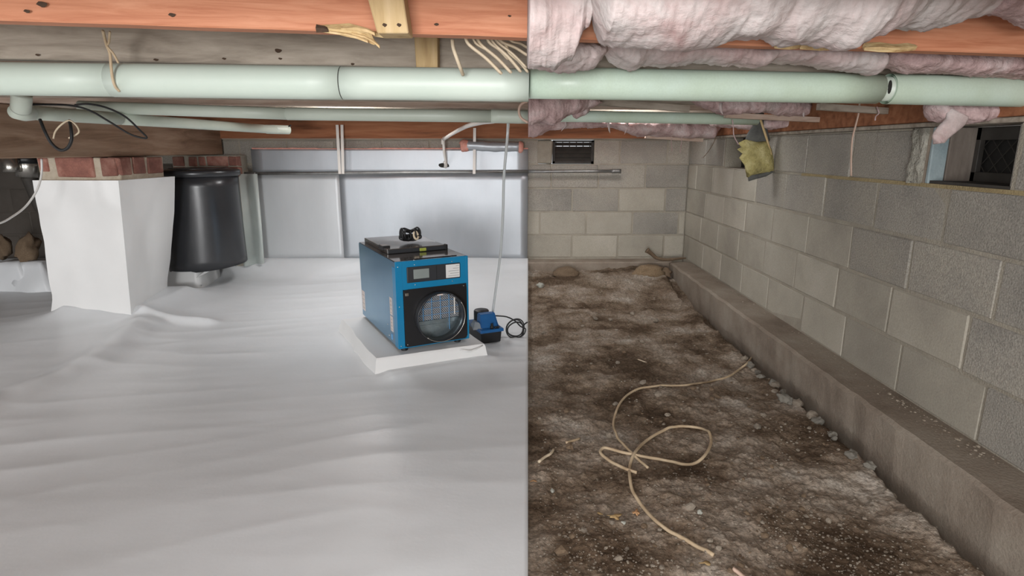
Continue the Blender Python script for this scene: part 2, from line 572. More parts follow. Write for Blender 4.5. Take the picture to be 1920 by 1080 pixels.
# ------------------------------------------------------------------ walls of concrete block
VENT_R = (1.823, 2.219)          # opening in the right wall
HOLE_R = (3.86, 4.31)
VENT_B = (0.222, 0.703)          # opening in the back wall


def block(parent, x0, x1, y0, y1, z0, z1, m):
    return box('block', x0, x1, y0, y1, z0, z1, m, parent, bev=0.005, jit=0.002)


wall_right = empty('wall_right', (XW, 2.0, FZ))
tag(wall_right, kind='structure')


def wchild(name, x0, x1, y0, y1, z0, z1, m, root, **k):
    o = box(name, x0, x1, y0, y1, z0, z1, m, root, **k)
    o.matrix_parent_inverse = Matrix.Translation(-Vector(root.location))
    return o


for k in range(5):
    zt, zb = ZT - k * CH, ZT - (k + 1) * CH
    segs = [(-2.0, YB + 0.2)]
    if k == 0:
        segs = [(-2.0, VENT_R[0]), (VENT_R[1], HOLE_R[0]), (HOLE_R[1], YB + 0.2)]
    for a, b in segs:
        wchild('mortar_bed', XW + 0.0035, XW + 0.20, a, b, zb if k < 4 else -0.2, zt, M['mortar'], wall_right)
wchild('mortar_line', XW + 0.001, XW + 0.02, 0.2, 3.15, ZT - CH - 0.008, ZT - CH + 0.006, M['mortar_tan'], wall_right, jit=0.002)
JOINTS = {0: [3.111, 2.699, 2.225, 1.815, 1.41], 1: [3.309, 2.893, 2.477, 2.069, 1.66], 2: [3.436, 3.016, 2.616, 2.212, 1.795],
          3: [3.101, 2.687, 2.292, 1.88], 4: [3.406, 2.979, 2.579, 2.183, 1.765]}
for k, js in JOINTS.items():
    zt, zb = ZT - k * CH - 0.005, ZT - (k + 1) * CH + 0.005
    a = list(js)
    while a[0] + BW < YB - 0.1:
        a.insert(0, a[0] + BW)
    a.insert(0, YB)
    while a[-1] > -1.6:
        a.append(a[-1] - BW)
    for hi, lo in zip(a, a[1:]):
        spans = [(lo + 0.005, hi - 0.005)]
        if k == 0:
            for op in (VENT_R, HOLE_R):
                new = []
                for s0, s1 in spans:
                    if s1 <= op[0] or s0 >= op[1]:
                        new.append((s0, s1))
                    else:
                        if op[0] - s0 > 0.03:
                            new.append((s0, op[0]))
                        if s1 - op[1] > 0.03:
                            new.append((op[1], s1))
                spans = new
        for s0, s1 in spans:
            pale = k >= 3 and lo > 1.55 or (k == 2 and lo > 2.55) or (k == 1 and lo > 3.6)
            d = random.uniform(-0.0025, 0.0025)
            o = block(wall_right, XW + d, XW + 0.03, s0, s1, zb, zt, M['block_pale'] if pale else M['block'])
            o.matrix_parent_inverse = Matrix.Translation(-Vector(wall_right.location))

wall_back = empty('wall_back', (0, YB, FZ))
tag(wall_back, kind='structure')
for k in range(5):
    zt, zb = ZT - k * CH, ZT - (k + 1) * CH
    segs = [(-6.0, -2.9), (-2.9, XW)]
    if k == 0:
        segs = [(-6.0, -2.9), (-2.9, VENT_B[0]), (VENT_B[1], XW)]
    for a, b in segs:
        wchild('mortar_bed', a, b, YB + 0.0035, YB + 0.19, zb if k < 4 else -0.2, zt, M['block_unlit'] if b < -2 else M['mortar'], wall_back)
PH = {0: 0.9226, 1: 0.745, 2: 0.5231, 3: 0.65, 4: 0.53}
for k, ph in PH.items():
    zt, zb = ZT - k * CH - 0.005, ZT - (k + 1) * CH + 0.005
    x = ph
    while x - BW > -4.9:
        x -= BW
    js = []
    while x < XW - 0.05:
        js.append(x)
        x += BW
    js.append(XW)
    for a, b in zip(js, js[1:]):
        spans = [(a + 0.005, b - 0.005)]
        if k == 0:
            new = []
            for s0, s1 in spans:
                if s1 <= VENT_B[0] or s0 >= VENT_B[1]:
                    new.append((s0, s1))
                else:
                    if VENT_B[0] - s0 > 0.03:
                        new.append((s0, VENT_B[0]))
                    if s1 - VENT_B[1] > 0.03:
                        new.append((VENT_B[1], s1))
            spans = new
        for s0, s1 in spans:
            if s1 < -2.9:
                m = M['block_unlit']
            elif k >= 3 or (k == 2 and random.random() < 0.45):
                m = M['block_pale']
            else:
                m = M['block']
            if k == 3 and 1.0 < (s0 + s1) / 2 < 1.3:
                m = M['block']
            d = random.uniform(-0.0025, 0.0025)
            o = block(wall_back, s0, s1, YB + d, YB + 0.03, zb, zt, m)
            o.matrix_parent_inverse = Matrix.Translation(-Vector(wall_back.location))
tag(box('wall_left', -6.2, -6.0, -2.0, 5.3, -0.1, 1.6, M['block_unlit']), kind='structure')

# footings
bm = bmesh.new()
yy = list(np.linspace(-2.0, 4.95, 160))
prev = None
for y in yy:
    j = 0.006 * nz(0, y, 3, 6, 3)
    p = [(FX + 0.020 + j, y, -0.12), (FX + j + 0.004 * nz(0, y, 9, 20, 2), y, FZ - 0.012 + j), (FX + 0.014 + j, y, FZ + 0.4 * j), (1.46, y, FZ + 0.3 * j), (XW + 0.1, y, FZ),
         (XW + 0.1, y, -0.12)]
    r = [bm.verts.new(q) for q in p]
    if prev:
        for i in range(6):
            bm.faces.new((prev[i], prev[(i + 1) % 6], r[(i + 1) % 6], r[i]))
    else:
        bm.faces.new(r)
    prev = r
bm.faces.new(prev[::-1])
tag(finish('trim_1', bm, M['concrete']), 'poured concrete footing ledge along the base of the right wall', kind='structure')
box('trim_2', 0.12, 1.40, 5.02, 5.20, -0.1, 0.150, M['concrete'], bev=0.01, jit=0.004)
tag(bpy.data.objects['trim_2'], kind='structure')

# wood on top of the walls
tag(box('trim_3', -6.0, XW + 0.2, YB - 0.02, YB + 0.14, ZT + 0.002, ZT + 0.04, M['wood_grey'], bev=0.004), kind='structure')
tag(box('trim_4', -6.0, XW - 0.05, YB - 0.05, YB - 0.01, ZT + 0.012, 1.56, M['wood_red'], bev=0.003), kind='structure')
tag(box('trim_5', XW - 0.012, XW + 0.24, -2.0, YB - 0.05, ZT + 0.002, ZT + 0.018, M['wood_grey'], bev=0.003), kind='structure')
tag(box('trim_6', XW - 0.006, XW + 0.034, -2.0, YB - 0.05, ZT + 0.02, 1.56, M['wood_red'], bev=0.003), kind='structure')
tag(box('ceiling', -6.2, XW + 0.2, -2.0, YB + 0.2, 1.560, 1.60, M['subfloor']), kind='structure')

# ------------------------------------------------------------------ floor joists
JY = [(0.30, .12), (0.80, .14), (1.305, 0.145), (1.79, 0.10), (2.22, 0.085), (2.62, 0.08), (3.02, 0.07), (3.42, 0.06), (3.82, 0.05), (4.22, 0.04), (4.66, 0.02)]
JM = ['wood_orange', 'wood_orange', 'wood_orange', 'wood_grey', 'wood_pink', 'wood_pink', 'wood_grey', 'wood_pink', 'wood_grey', 'wood_orange', 'wood_red']
JL = ['orange floor joist overhead behind the camera', 'orange floor joist overhead just above the view',
      'orange lumber floor joist nearest the camera, across the top of the photo', 'weathered grey floor joist just behind the long pale pipe',
      'third floor joist back, pinkish underside just above the long pale pipe', 'fourth floor joist back, over the thinner green pipe',
      'fifth floor joist back, grey underside above the thinner green pipe', 'sixth floor joist back, beyond the thinner green pipe',
      'seventh floor joist back, grey, beyond the green pipe', 'eighth floor joist back, orange, in front of the reddish last joist',
      'reddish last floor joist before the back wall rim board']
joists = []
for i, (y0, s) in enumerate(JY):
    bm = bmesh.new()
    n = 60
    prev = None
    for q in range(n + 1):
        x = -5.9 + (XW - 0.012 + 5.9) * q / n
        y = y0 + s * max(x, -3.0)
        z = JB - 0.006 * x + 0.002 * nz(x, y0, 0, 3, 2)
        p = [(x, y - .021, z + .003), (x, y - .018, z), (x, y + .018, z), (x, y + .021, z + .003), (x, y + .021, 1.5595), (x, y - .021, 1.5595)]
        r = [bm.verts.new(c) for c in p]
        if prev:
            for e in range(6):
                bm.faces.new((prev[e], prev[(e + 1) % 6], r[(e + 1) % 6], r[e]))
        else:
            bm.faces.new(r)
        prev = r
    bm.faces.new(prev[::-1])
    o = finish('floor_joist', bm, M[JM[i]])
    tag(o, JL[i], 'joist', 'floor joists under the subfloor')
    joists.append(o)
J1, J2 = joists[2], joists[3]


def j1y(x):
    return 1.305 + 0.145 * x - 0.021


def j2y(x):
    return 1.79 + 0.10 * x - 0.021


# knots, split-off wood and a painted dark recess on the front joist (parts of it)
def splinter(pxs, Y, m, parent, thick=0.006, name='splinter', seed=0):
    """torn strip: outline upper and lower edge in pixels, at depth Y"""
    bm = bmesh.new()
    rng = random.Random(seed)
    prev = None
    for (px, yu, yl, curl) in pxs:
        a, b = at(px, yu, Y=Y - curl), at(px, yl, Y=Y - curl - 0.004)
        c = (a + b) / 2 + Vector((0, -thick, 0))
        d = (a + b) / 2 + Vector((0, thick, 0))
        r = [bm.verts.new(v + Vector((0, 0, rng.uniform(-.001, .001)))) for v in (a, c, b, d)]
        if prev:
            for e in range(4):
                bm.faces.new((prev[e], prev[(e + 1) % 4], r[(e + 1) % 4], r[e]))
        else:
            bm.faces.new(r)
        prev = r
    bm.faces.new(prev[::-1])
    o = finish(name, bm, m, parent)
    return o


yk = j1y(-0.36)
splinter([(594, 47, 60, 0.004), (612, 46, 62, .004), (635, 44, 66, .006), (655, 44, 70, .008), (672, 48, 74, .012), (686, 54, 78, .016), (697, 64, 82, .02), (703, 76, 84, .022)],
         yk, M['pulp'], J1, name='splinter', seed=1)
splinter([(618, 58, 62, 0.01), (650, 62, 67, .014), (672, 66, 74, .02), (690, 75, 81, .026)], yk, M['wood_tan'], J1, thick=0.003, name='splinter', seed=2)
splinter([(593, 46, 61, .010), (600, 46, 61, .010), (608, 48, 60, .010), (616, 52, 60, .009)], yk, M['knot'], J1, thick=0.004, name='splinter', seed=6)  # dark strip standing in for the shade of the torn recess
splinter([(640, 50, 56, .010), (668, 47, 56, .016), (690, 52, 60, .022), (703, 60, 66, .018)], yk, M['wood_tan'], J1, thick=0.003, name='splinter', seed=7)
splinter([(660, 60, 66, .014), (684, 64, 72, .022), (700, 74, 80, .028), (712, 84, 90, .032)], yk, M['wood_tan'], J1, thick=0.003, name='splinter', seed=8)
splinter([(700, 58, 68, .006), (725, 57, 71, .012), (745, 62, 72, .012), (768, 60, 66, .006)], yk + .02, M['pulp'], J1, name='splinter', seed=3)
for px0, px1, yu, yl in ((1452, 1500, 74, 92), (1500, 1562, 70, 94), (1620, 1716, 79, 97)):
    Yj = j1y(at(px0, 80, Y=1.4).x) - 0.006
    w = px1 - px0
    splinter([(px0, yu + 2, yl - 2, .004), (px0 + w * .3, yu, yl, .010), (px0 + w * .6, yu + 3, yl + 1, .012), (px0 + w * .85, yu + 1, yl, .008), (px1, yu + 4, yl - 3, .003)],
             Yj, M['pulp'], J1, thick=0.008, name='wood_strip', seed=px0)
    splinter([(px0, yu + 8, yl - 5, .012), (px0 + w * .3, yu + 6, yl - 4, .018), (px0 + w * .7, yu + 9, yl - 3, .018), (px0 + w * .9, yu + 8, yl - 5, .012)], Yj, M['wood_tan'], J1, thick=0.004, name='splinter', seed=px0 + 1)
rk = rock_mesh('knot', 3, M['knot'], 0.45, 0.8, 2)
for px, py, s in ((78, 8, .010), (50, 21, .006), (322, 28, .007), (815, 46, .008), (640, 2, .005), (955, 30, .004), (1745, 28, .006)):
    p = at(px, py, Y=j1y(at(px, py, Y=1.2).x))
    link_mesh('knot', rk, (p.x, p.y, p.z), (0, 0, 0), (s * 0.9, 0.0016, s * 0.6), J1)
for px, py, s in ((70, 103, .006), (292, 112, .007), (420, 110, .006), (525, 110, .006), (660, 120, .007), (520, 95, .012)):
    p = at(px, py, Y=j2y(at(px, py, Y=1.7).x))
    link_mesh('knot', rk, (p.x, p.y, p.z), (0, 0, 0), (s * 0.9, 0.0016, s * 0.55), J2)


# wood bracing between the joists
def strut(name, quad, Y, depth_back, m, label):
    bm = bmesh.new()
    f = [at(px, py, Y=Y) for px, py in quad]
    b = [v + Vector(depth_back) for v in f]
    bm_poly(bm, f + b, [(0, 1, 2, 3), (7, 6, 5, 4), (0, 4, 5, 1), (1, 5, 6, 2), (2, 6, 7, 3), (3, 7, 4, 0)])
    bmesh.ops.bevel(bm, geom=bm.edges[:], offset=0.002, segments=1, affect='EDGES')
    o = finish(name, bm, m)
    tag(o, label, 'brace', 'wood braces on the joists')
    return o


o = strut('wood_brace', [(679, -40), (751, -40), (766, 62), (707, 62)], 1.18, (0.0, 0.055, 0.0), M['wood_tan'],
          'pale wood brace nailed to the front face of the orange front joist')
for px in (721, 748):
    p = at(px, 47, Y=1.18)
    link_mesh('nail', rk, p, (0, 0, 0), (0.004, 0.0025, 0.004), o)
strut('wood_brace', [(776, 60), (820, 60), (821, 140), (781, 140)], 1.70, (0.0, 0.055, 0.0), M['wood_tan'],
      'rough brown wood block on the grey joist, behind the front joist')

# ------------------------------------------------------------------ girder and piers on the left
GX = -2.45
bm = bmesh.new()
bm_box(bm, GX - 0.19, GX, 0.2, 5.13, 1.055, 1.318, 0.006, 0.002)
o = finish('wood_girder', bm, M['wood_brown'])
tag(o, 'brown wooden girder running back over the white wrapped pier', 'girder')


def loft_quad(bm, levels, sub=8, nseg=14, bulge=0.0, seed=0.0):
    """levels: list of (z, four (x,y) corners); fills between with a slightly crumpled skin, all round, closed on top"""
    rings = []
    zs = [l[0] for l in levels]
    for q in range(nseg + 1):
        t = q / nseg
        z = zs[0] + (zs[-1] - zs[0]) * t
        for a, b in zip(levels, levels[1:]):
            if a[0] <= z <= b[0] + 1e-9:
                k = (z - a[0]) / (b[0] - a[0])
                cs = [Vector((p[0] + (r[0] - p[0]) * k, p[1] + (r[1] - p[1]) * k, z)) for p, r in zip(a[1], b[1])]
                break
        cen = sum(cs, Vector()) / 4
        ring = []
        for e in range(4):
            for j in range(sub):
                u = j / sub
                p = cs[e].lerp(cs[(e + 1) % 4], u)
                d = (p - cen)
                d.z = 0
                d.normalize()
                w = bulge * nz(p.x + seed, p.y, p.z * 0.6, 3.2, 3) * (1 if j else 0.7)
                ring.append(bm.verts.new(p + d * w))
        rings.append(ring)
    n = 4 * sub
    for q, w in zip(rings, rings[1:]):
        for k in range(n):
            bm.faces.new((q[k], q[(k + 1) % n], w[(k + 1) % n], w[k]))
    bm.faces.new(rings[-1])
    bm.faces.new(rings[0][::-1])


pier = empty('pier', (-2.68, 3.95, 0))
tag(pier, 'brick pier wrapped in white plastic carrying the brown girder', 'pier')


def pchild(o, root):
    o.parent = root
    o.matrix_parent_inverse = Matrix.LocRotScale(root.location, root.rotation_euler, None).inverted()
    return o


tl, tr = at(62, 343, Y=3.66), at(222, 341, Y=3.64)
bl, br, bb = at(97, 597, Z=0.01), at(247, 607, Z=0.01), at(313, 561, Z=0.01)
bm = bmesh.new()
loft_quad(bm, [(0.0, [bl.xy, br.xy, bb.xy, (-3.12, 4.35)]), (0.16, [(bl.x + .05, bl.y - .02), (br.x + 0.018, br.y - .01), (bb.x + .03, bb.y), (-3.05, 4.35)]),
               (0.915, [tl.xy, tr.xy, (-2.36, 4.20), (-2.92, 4.20)])], sub=10, nseg=26, bulge=0.018)
pchild(finish('plastic_wrap', bm, M['liner_wrap'], None, True, None, 45), pier)
pchild(box('mortar_core', -2.91, -2.412, 3.694, 4.16, 0.86, 1.052, M['mortar_pier'], bev=.006, jit=.004), pier)
PF = 3.688
for (x0, x1, z0, z1) in ((-2.905, -2.838, .965, 1.05), (-2.795, -2.565, .932, 1.05), (-2.520, -2.425, .940, 1.05)):
    pchild(box('brick', x0, x1, PF - random.uniform(0, .006), PF + 0.08, z0, z1, M['brick'], bev=.006, jit=.004), pier)
for (y0, y1) in ((3.695, 3.80), (3.83, 3.95), (3.98, 4.15)):
    pchild(box('brick', -2.48, -2.405 + random.uniform(0, .006), y0, y1, .945, 1.05, M['brick'], bev=.006, jit=.004), pier)

pil = empty('brick_pilaster', (-2.5, 5.05, 0.1))
tag(pil, 'short brick pilaster at the back wall under the girder end', 'pilaster')
pchild(box('mortar_core', -2.80, -2.27, 4.97, 5.16, 0.07, 1.05, M['mortar']), pil)
for k, (x0, x1) in enumerate(((-2.795, -2.70), (-2.665, -2.60), (-2.585, -2.53), (-2.515, -2.34), (-2.335, -2.265))):
    for z0 in (0.965, 0.88):
        pchild(box('brick', x0, x1, 4.962, 5.04, z0, z0 + .076, M['brick'], bev=.005, jit=.004), pil)

# black drum
drum = empty('black_drum', (-2.435, 4.66, 0.17))
tag(drum, 'black plastic lidded drum standing behind the white wrapped pier', 'drum')
bm = bmesh.new()
n = 48
rings = []
for q in range(9):
    z = 0.0 + 0.745 * q / 8
    ring = []
    for k in range(n):
        a = 2 * math.pi * k / n
        zz = z
        if q == 0:
            zz = 0.030 - 0.022 * math.cos(a + 2.4) + (0.012 if 4.0 < a < 4.75 else 0)
        r = 0.283 + 0.005 * math.cos(3 * a + q * .3) + 0.002 * q / 8
        ring.append(bm.verts.new((r * math.cos(a), r * math.sin(a), zz)))
    rings.append(ring)
for q, w in zip(rings, rings[1:]):
    for k in range(n):
        bm.faces.new((q[k], q[(k + 1) % n], w[(k + 1) % n], w[k]))
inner = [bm.verts.new((v.co.x * .98, v.co.y * .98, v.co.z)) for v in rings[0]]
top = [bm.verts.new((v.co.x * .98, v.co.y * .98, v.co.z)) for v in rings[-1]]
for k in range(n):
    bm.faces.new((rings[0][k], inner[k], inner[(k + 1) % n], rings[0][(k + 1) % n]))
    bm.faces.new((inner[k], top[k], top[(k + 1) % n], inner[(k + 1) % n]))
    bm.faces.new((top[k], rings[-1][k], rings[-1][(k + 1) % n], top[(k + 1) % n]))
finish('shell', bm, M['black_gloss'], drum, True)
bm = bmesh.new()
lathe(bm, [(0.001, 0.795), (0.12, 0.793), (0.25, 0.782), (0.292, 0.775), (0.298, 0.768), (0.298, 0.732), (0.290, 0.728), (0.287, 0.76), (0.001, 0.765)], 48)
finish('lid', bm, M['black_gloss'], drum, True)
bm = bmesh.new()
bm_tube(bm, [(0.205 * math.cos(a), 0.205 * math.sin(a), 0.786) for a in np.linspace(0, 2 * math.pi, 41)], 0.004, 6, False)
finish('lid_ring', bm, M['black_gloss'], drum, True)

foot = empty('wrapped_base', (-2.5, 4.66, 0.06))
tag(foot, 'white plastic wrapped base block under the black drum', 'base')
bm = bmesh.new()
x0, x1 = at(296, 520, Y=4.5).x, at(372, 520, Y=4.5).x
loft_quad(bm, [(0.0, [(x0 - .05, 4.42), (x1 + .05, 4.42), (x1 + .05, 4.85), (x0 - .05, 4.85)]), (0.06, [(x0, 4.47), (x1 + .01, 4.47), (x1 + .01, 4.83), (x0, 4.83)]),
               (0.30, [(x0, 4.50), (x1, 4.50), (x1, 4.82), (x0, 4.82)])], sub=8, nseg=10, bulge=0.02, seed=4)
pchild(finish('plastic_wrap', bm, M['liner_wrap'], None, True), foot)
bm = bmesh.new()
prev = None
for q in range(18):
    t = q / 17
    p = at(384 - 16 * t + 6 * math.sin(t * 9), 500 + 42 * t, Y=4.47 - .02 * math.sin(t * 7))
    w = 0.012 + 0.012 * math.sin(t * 5 + 1)
    r = [bm.verts.new(p + Vector(d)) for d in ((-w, 0, 0), (0, -.012, .004), (w, 0, 0), (0, .02, 0))]
    if prev:
        for e in range(4):
            bm.faces.new((prev[e], prev[(e + 1) % 4], r[(e + 1) % 4], r[e]))
    else:
        bm.faces.new(r)
    prev = r
bm.faces.new(prev[::-1])
pchild(finish('gathered_flap', bm, M['liner_wrap'], None, True), foot)

# ------------------------------------------------------------------ foil boards on the back wall (finished half)
zb_top = 1.10
XS = -1.483   # joint between the two lower boards


def board(name, x0, x1, z0, z1, y0, y1, m, label, th=0.028):
    """insulation board standing against the wall; y0, y1 = face depth at its two ends"""
    bm = bmesh.new()
    nx, nzv = 24, 10
    fr = [[bm.verts.new((x0 + (x1 - x0) * i / nx, y0 + (y1 - y0) * i / nx + 0.004 * nz(x0 + (x1 - x0) * i / nx, z0 + (z1 - z0) * j / nzv, 2, 1.6, 2), z0 + (z1 - z0) * j / nzv))
           for i in range(nx + 1)] for j in range(nzv + 1)]
    bk = [[bm.verts.new(v.co + Vector((0, th, 0))) for v in r] for r in fr]
    for j in range(nzv):
        for i in range(nx):
            bm.faces.new((fr[j][i], fr[j][i + 1], fr[j + 1][i + 1], fr[j + 1][i]))
            bm.faces.new((bk[j][i], bk[j + 1][i], bk[j + 1][i + 1], bk[j][i + 1]))
    for j in range(nzv):
        bm.faces.new((fr[j][0], fr[j + 1][0], bk[j + 1][0], bk[j][0]))
        bm.faces.new((fr[j][-1], bk[j][-1], bk[j + 1][-1], fr[j + 1][-1]))
    for i in range(nx):
        bm.faces.new((fr[0][i], bk[0][i], bk[0][i + 1], fr[0][i + 1]))
        bm.faces.new((fr[-1][i], fr[-1][i + 1], bk[-1][i + 1], bk[-1][i]))
    o = finish(name, bm, m, None, True)
    bpy.context.view_layer.update()
    tag(o, label, 'board', 'foil faced boards on the back wall')
    return o


XE = 0.136
board('foil_board', -2.36, XS, 0.13, 0.912, 5.118, 5.132, M['foil_left'], 'duller grey foil board low on the back wall, behind the black drum side')
board('foil_board', XS + .002, XE, 0.13, 0.912, 5.132, 5.122, M['foil'], 'bright silvery foil board low on the back wall behind the blue machine')
o = board('foil_board', -2.215, XE, 0.914, 1.104, 5.128, 5.125, M['foil'], 'narrow silvery foil strip above the long thin pipe on the back wall')
bm = bmesh.new()
prev = None
for q in range(70):
    x = -2.2 + (XE + 2.2) * q / 69
    h = 0.006 + 0.006 * abs(nz(x, 1, 0, 9, 3))
    if nz(x, 7, 0, 2.5, 2) < -0.25 and x < -1.2:
        h = 0.0025
    r = [bm.verts.new(c) for c in ((x, 5.122, 1.101), (x, 5.120, 1.104 + h), (x, 5.154, 1.104 + h), (x, 5.154, 1.101))]
    if prev:
        for e in range(4):
            bm.faces.new((prev[e], prev[(e + 1) % 4], r[(e + 1) % 4], r[e]))
    prev = r
finish('foam_edge', bm, M['pink_edge'], o)['label'] = 'ragged pink foam edge'
# dark disc painted in for the shaded hole at the drain stub
hole = at(832, 310, Y=5.118)
link_mesh('hole_shade', rock_mesh('hole_shade', 5, M['dark'], 0.25, 0.6, 2), (hole.x, 5.124, hole.z), (0, 0, 0), (0.046, 0.006, 0.034), o)

# translucent strip of liner at the left board edge
bm = bmesh.new()
prev = None
for q in range(31):
    t = q / 30
    px = 429 + (490 - 429) * t
    y = 4.99 + 0.03 * math.sin(t * 12) + 0.02 * t
    x = at(px, 400, Y=5.0).x
    zl = at(px, 500 - 8 * t, Y=5.0).z
    r = [bm.verts.new(c) for c in ((x, y, 0.90), (x, y - .01 * math.sin(t * 20), 0.55), (x + 0.03 * (1 - t), y - .03, zl), (x + 0.03 * (1 - t), y - .027, zl), (x, y + .003 - .01 * math.sin(t * 20), 0.55), (x, y + .003, 0.90))]
    if prev:
        for e in range(6):
            bm.faces.new((prev[e], prev[(e + 1) % 6], r[(e + 1) % 6], r[e]))
    else:
        bm.faces.new(r)
    prev = r
bm.faces.new(prev[::-1])
o = finish('plastic_curtain', bm, M['sheet'], None, True)
tag(o, 'pale greenish plastic sheet hanging on the back wall just right of the drum', 'sheet')

# pink batt wrapped in foil stuffed into the left vent
bt = empty('insulation_plug', (-0.2, 5.12, 1.1))
tag(bt, 'foil wrapped pink insulation roll stuffed on top of the silvery foil strip', 'insulation')
a, b = at(868, 273, Y=5.08), at(978, 276, Y=5.08)
bm = bmesh.new()
bm_tube(bm, [a.lerp(b, t) + Vector((0, 0, .003 * math.sin(9 * t))) for t in np.linspace(0.04, 0.98, 14)], [0.045 + .003 * math.sin(q * 2) for q in range(14)], 16, True, 0.9)
pchild(finish('foil_cover', bm, M['foil'], None, True), bt)
bm = bmesh.new()
bm_tube(bm, [a.lerp(b, t) for t in np.linspace(-0.05, 0.10, 6)], [0.030, .046, .051, .050, .048, .044], 14)
bmesh.ops.subdivide_edges(bm, edges=bm.edges[:], cuts=1)
for v in bm.verts:
    v.co += Vector((1, 1, 1)) * 0.008 * noise.noise(v.co * 40)
pchild(finish('pink_end', bm, M['pink_edge'], None, True), bt)
bm = bmesh.new()
bm_tube(bm, [a.lerp(b, t) for t in np.linspace(0.95, 1.03, 4)], [0.046, .050, .048, .03], 14)
pchild(finish('pink_end', bm, M['pink_edge'], None, True), bt)

# ------------------------------------------------------------------ long drain pipe under the joists
R = 0.0416
pipe = empty('drain_pipe', (0, 1.68, 1.27))
tag(pipe, 'long thick pale green drain pipe hanging under the joists across the place', 'pipe')
A = at(-200, 145, Y=1.63)
B = at(991, 160, Y=1.63)
j = 642 / 991.0
mid = at(642, 156, Y=1.63)


def psec(p, q, m, r=R, name='pipe_section', n=32):
    bm = bmesh.new()
    d = (q - p)
    pts = [p + d * t for t in np.linspace(0, 1, 8)]
    bm_tube(bm, pts, r, n)
    return pchild(finish(name, bm, m, None, True), pipe)


psec(at(-500, 141.5, Y=1.63), at(210, 150.3, Y=1.63), M['pvc'], R)
psec(at(210.5, 150.3, Y=1.63), at(641, 155.6, Y=1.63), M['pvc'], R * 1.015)
psec(at(642.8, 155.6, Y=1.63), B, M['pvc'], R)
ring = [at(642, 155.6, Y=1.63) + Vector((t, 0, 0)) for t in (-.002, .002)]
bm = bmesh.new()
bm_tube(bm, ring, R * 0.985, 32)
pchild(finish('joint_gap', bm, M['dark'], None, True), pipe)
P1, P2, P3 = at(991, 154.8, Y=1.67), at(1645, 166.5, Y=1.79), at(2080, 177, Y=1.86)
psec(P1, P2, M['pvc_aged'])
# the open bell joint near the right wall
bm = bmesh.new()
d = (P3 - P2).normalized()
g0 = P2 + d * 0.030
bm_tube(bm, [g0 + d * t for t in (0, 0.3, 0.62)], R * 1.01, 32, cap=False)
bm_tube(bm, [g0 + d * t for t in (0, 0.3, 0.62)], R * 0.90, 32, cap=False)
o = pchild(finish('pipe_section', bm, M['pvc_aged'], None, True), pipe)
bm = bmesh.new()
bm_tube(bm, [P2 - d * .02, P2 + d * .2], R * 0.80, 24)
pchild(finish('inner_stub', bm, M['pvc_dim'], None, True), pipe)
bm = bmesh.new()
bmesh.ops.create_uvsphere(bm, u_segments=12, v_segments=8, radius=0.011)
for v in bm.verts:
    v.co = Vector((v.co.x * .5, v.co.y * .4, v.co.z * 1.7)) + P2 + d * .016 + Vector((0, -R * .80, .002))
pchild(finish('gap_shade', bm, M['dark'], None, True), pipe)  # dark oval painted in for the shade inside the open joint

# thinner green pipe behind
p2 = empty('branch_pipe', (0, 3.05, 1.25))
tag(p2, 'thinner pale green pipe parallel behind the thick one, under the joists', 'pipe')


def psec2(p, q, m, r, root, n=20, name='pipe_section'):
    bm = bmesh.new()
    bm_tube(bm, [p.lerp(q, t) for t in np.linspace(0, 1, 5)], r, n)
    return pchild(finish(name, bm, m, None, True), root)


R2 = 0.0285
psec2(at(150, 200, Y=3.0), at(543, 213.5, Y=3.0), M['pvc_dim'], R2, p2)
psec2(at(538, 213.3, Y=3.0), at(925, 218, Y=3.02), M['pvc_dim'], R2 * 1.06, p2)
psec2(at(921, 218, Y=3.02), at(990, 219.5, Y=3.03), M['pvc_dim'], R2 * 1.14, p2)
psec2(at(990.5, 216.5, Y=3.06), at(1420, 224, Y=3.2), M['pvc_aged'], R2, p2)

# small drop and the pipe that runs back along the girder
p3 = empty('waste_pipe', (-2.1, 3.6, 1.26))
tag(p3, 'grey green waste pipe with an elbow running back beside the brown girder', 'pipe')
e0 = at(38, 182, Y=1.66)
e1 = at(37, 212, Y=2.42)
bm = bmesh.new()
bm_tube(bm, catmull([at(41, 176, Y=2.33), at(40, 192, Y=2.34), at(39, 203, Y=2.36)], 4), 0.033, 20)
pchild(finish('elbow', bm, M['pvc_dim'], None, True), p3)
bm = bmesh.new()
bm_tube(bm, [at(28, 210, Y=2.36), at(45, 210.5, Y=2.42), at(60, 211, Y=2.5)], [0.026, .034, .031], 20)
pchild(finish('elbow', bm, M['pvc_dim'], None, True), p3)
psec2(at(52, 210.5, Y=2.46), at(222, 222.5, Y=2.95), M['pvc_dim'], 0.029, p3)
psec2(at(214, 222, Y=2.93), at(520, 243.5, Y=4.3), M['pvc_dim'], 0.028, p3)
psec2(at(500, 242.2, Y=4.22), at(541, 243.5, Y=4.36), M['pvc_dim'], 0.031, p3, name='coupling')
pchild(tube('hook', [at(536, 243, Y=4.33), at(541, 238, Y=4.34), at(545, 235, Y=4.36)], 0.006, M['dark'], None, 6, 3), p3)

# conduit along the back wall
cd = empty('wall_conduit', (-1.0, 5.09, .91))
tag(cd, 'thin grey metal pipe running level along the back wall', 'pipe')
c0, c1, c2 = at(436, 326, Y=5.09), at(991, 321.5, Y=5.09), at(1150, 321, Y=5.09)
psec2(c0, c1, M['pipe_metal'], 0.013, cd, 12)
psec2(c1, c2, M['pipe_metal'], 0.013, cd, 12)
psec2(at(1147, 321, Y=5.09), at(1164, 321, Y=5.09), M['pipe_metal'], 0.018, cd, 12, 'end_cap')
psec2(at(470, 326, Y=5.09), at(480, 326, Y=5.09), M['pipe_metal'], 0.017, cd, 12, 'coupling')

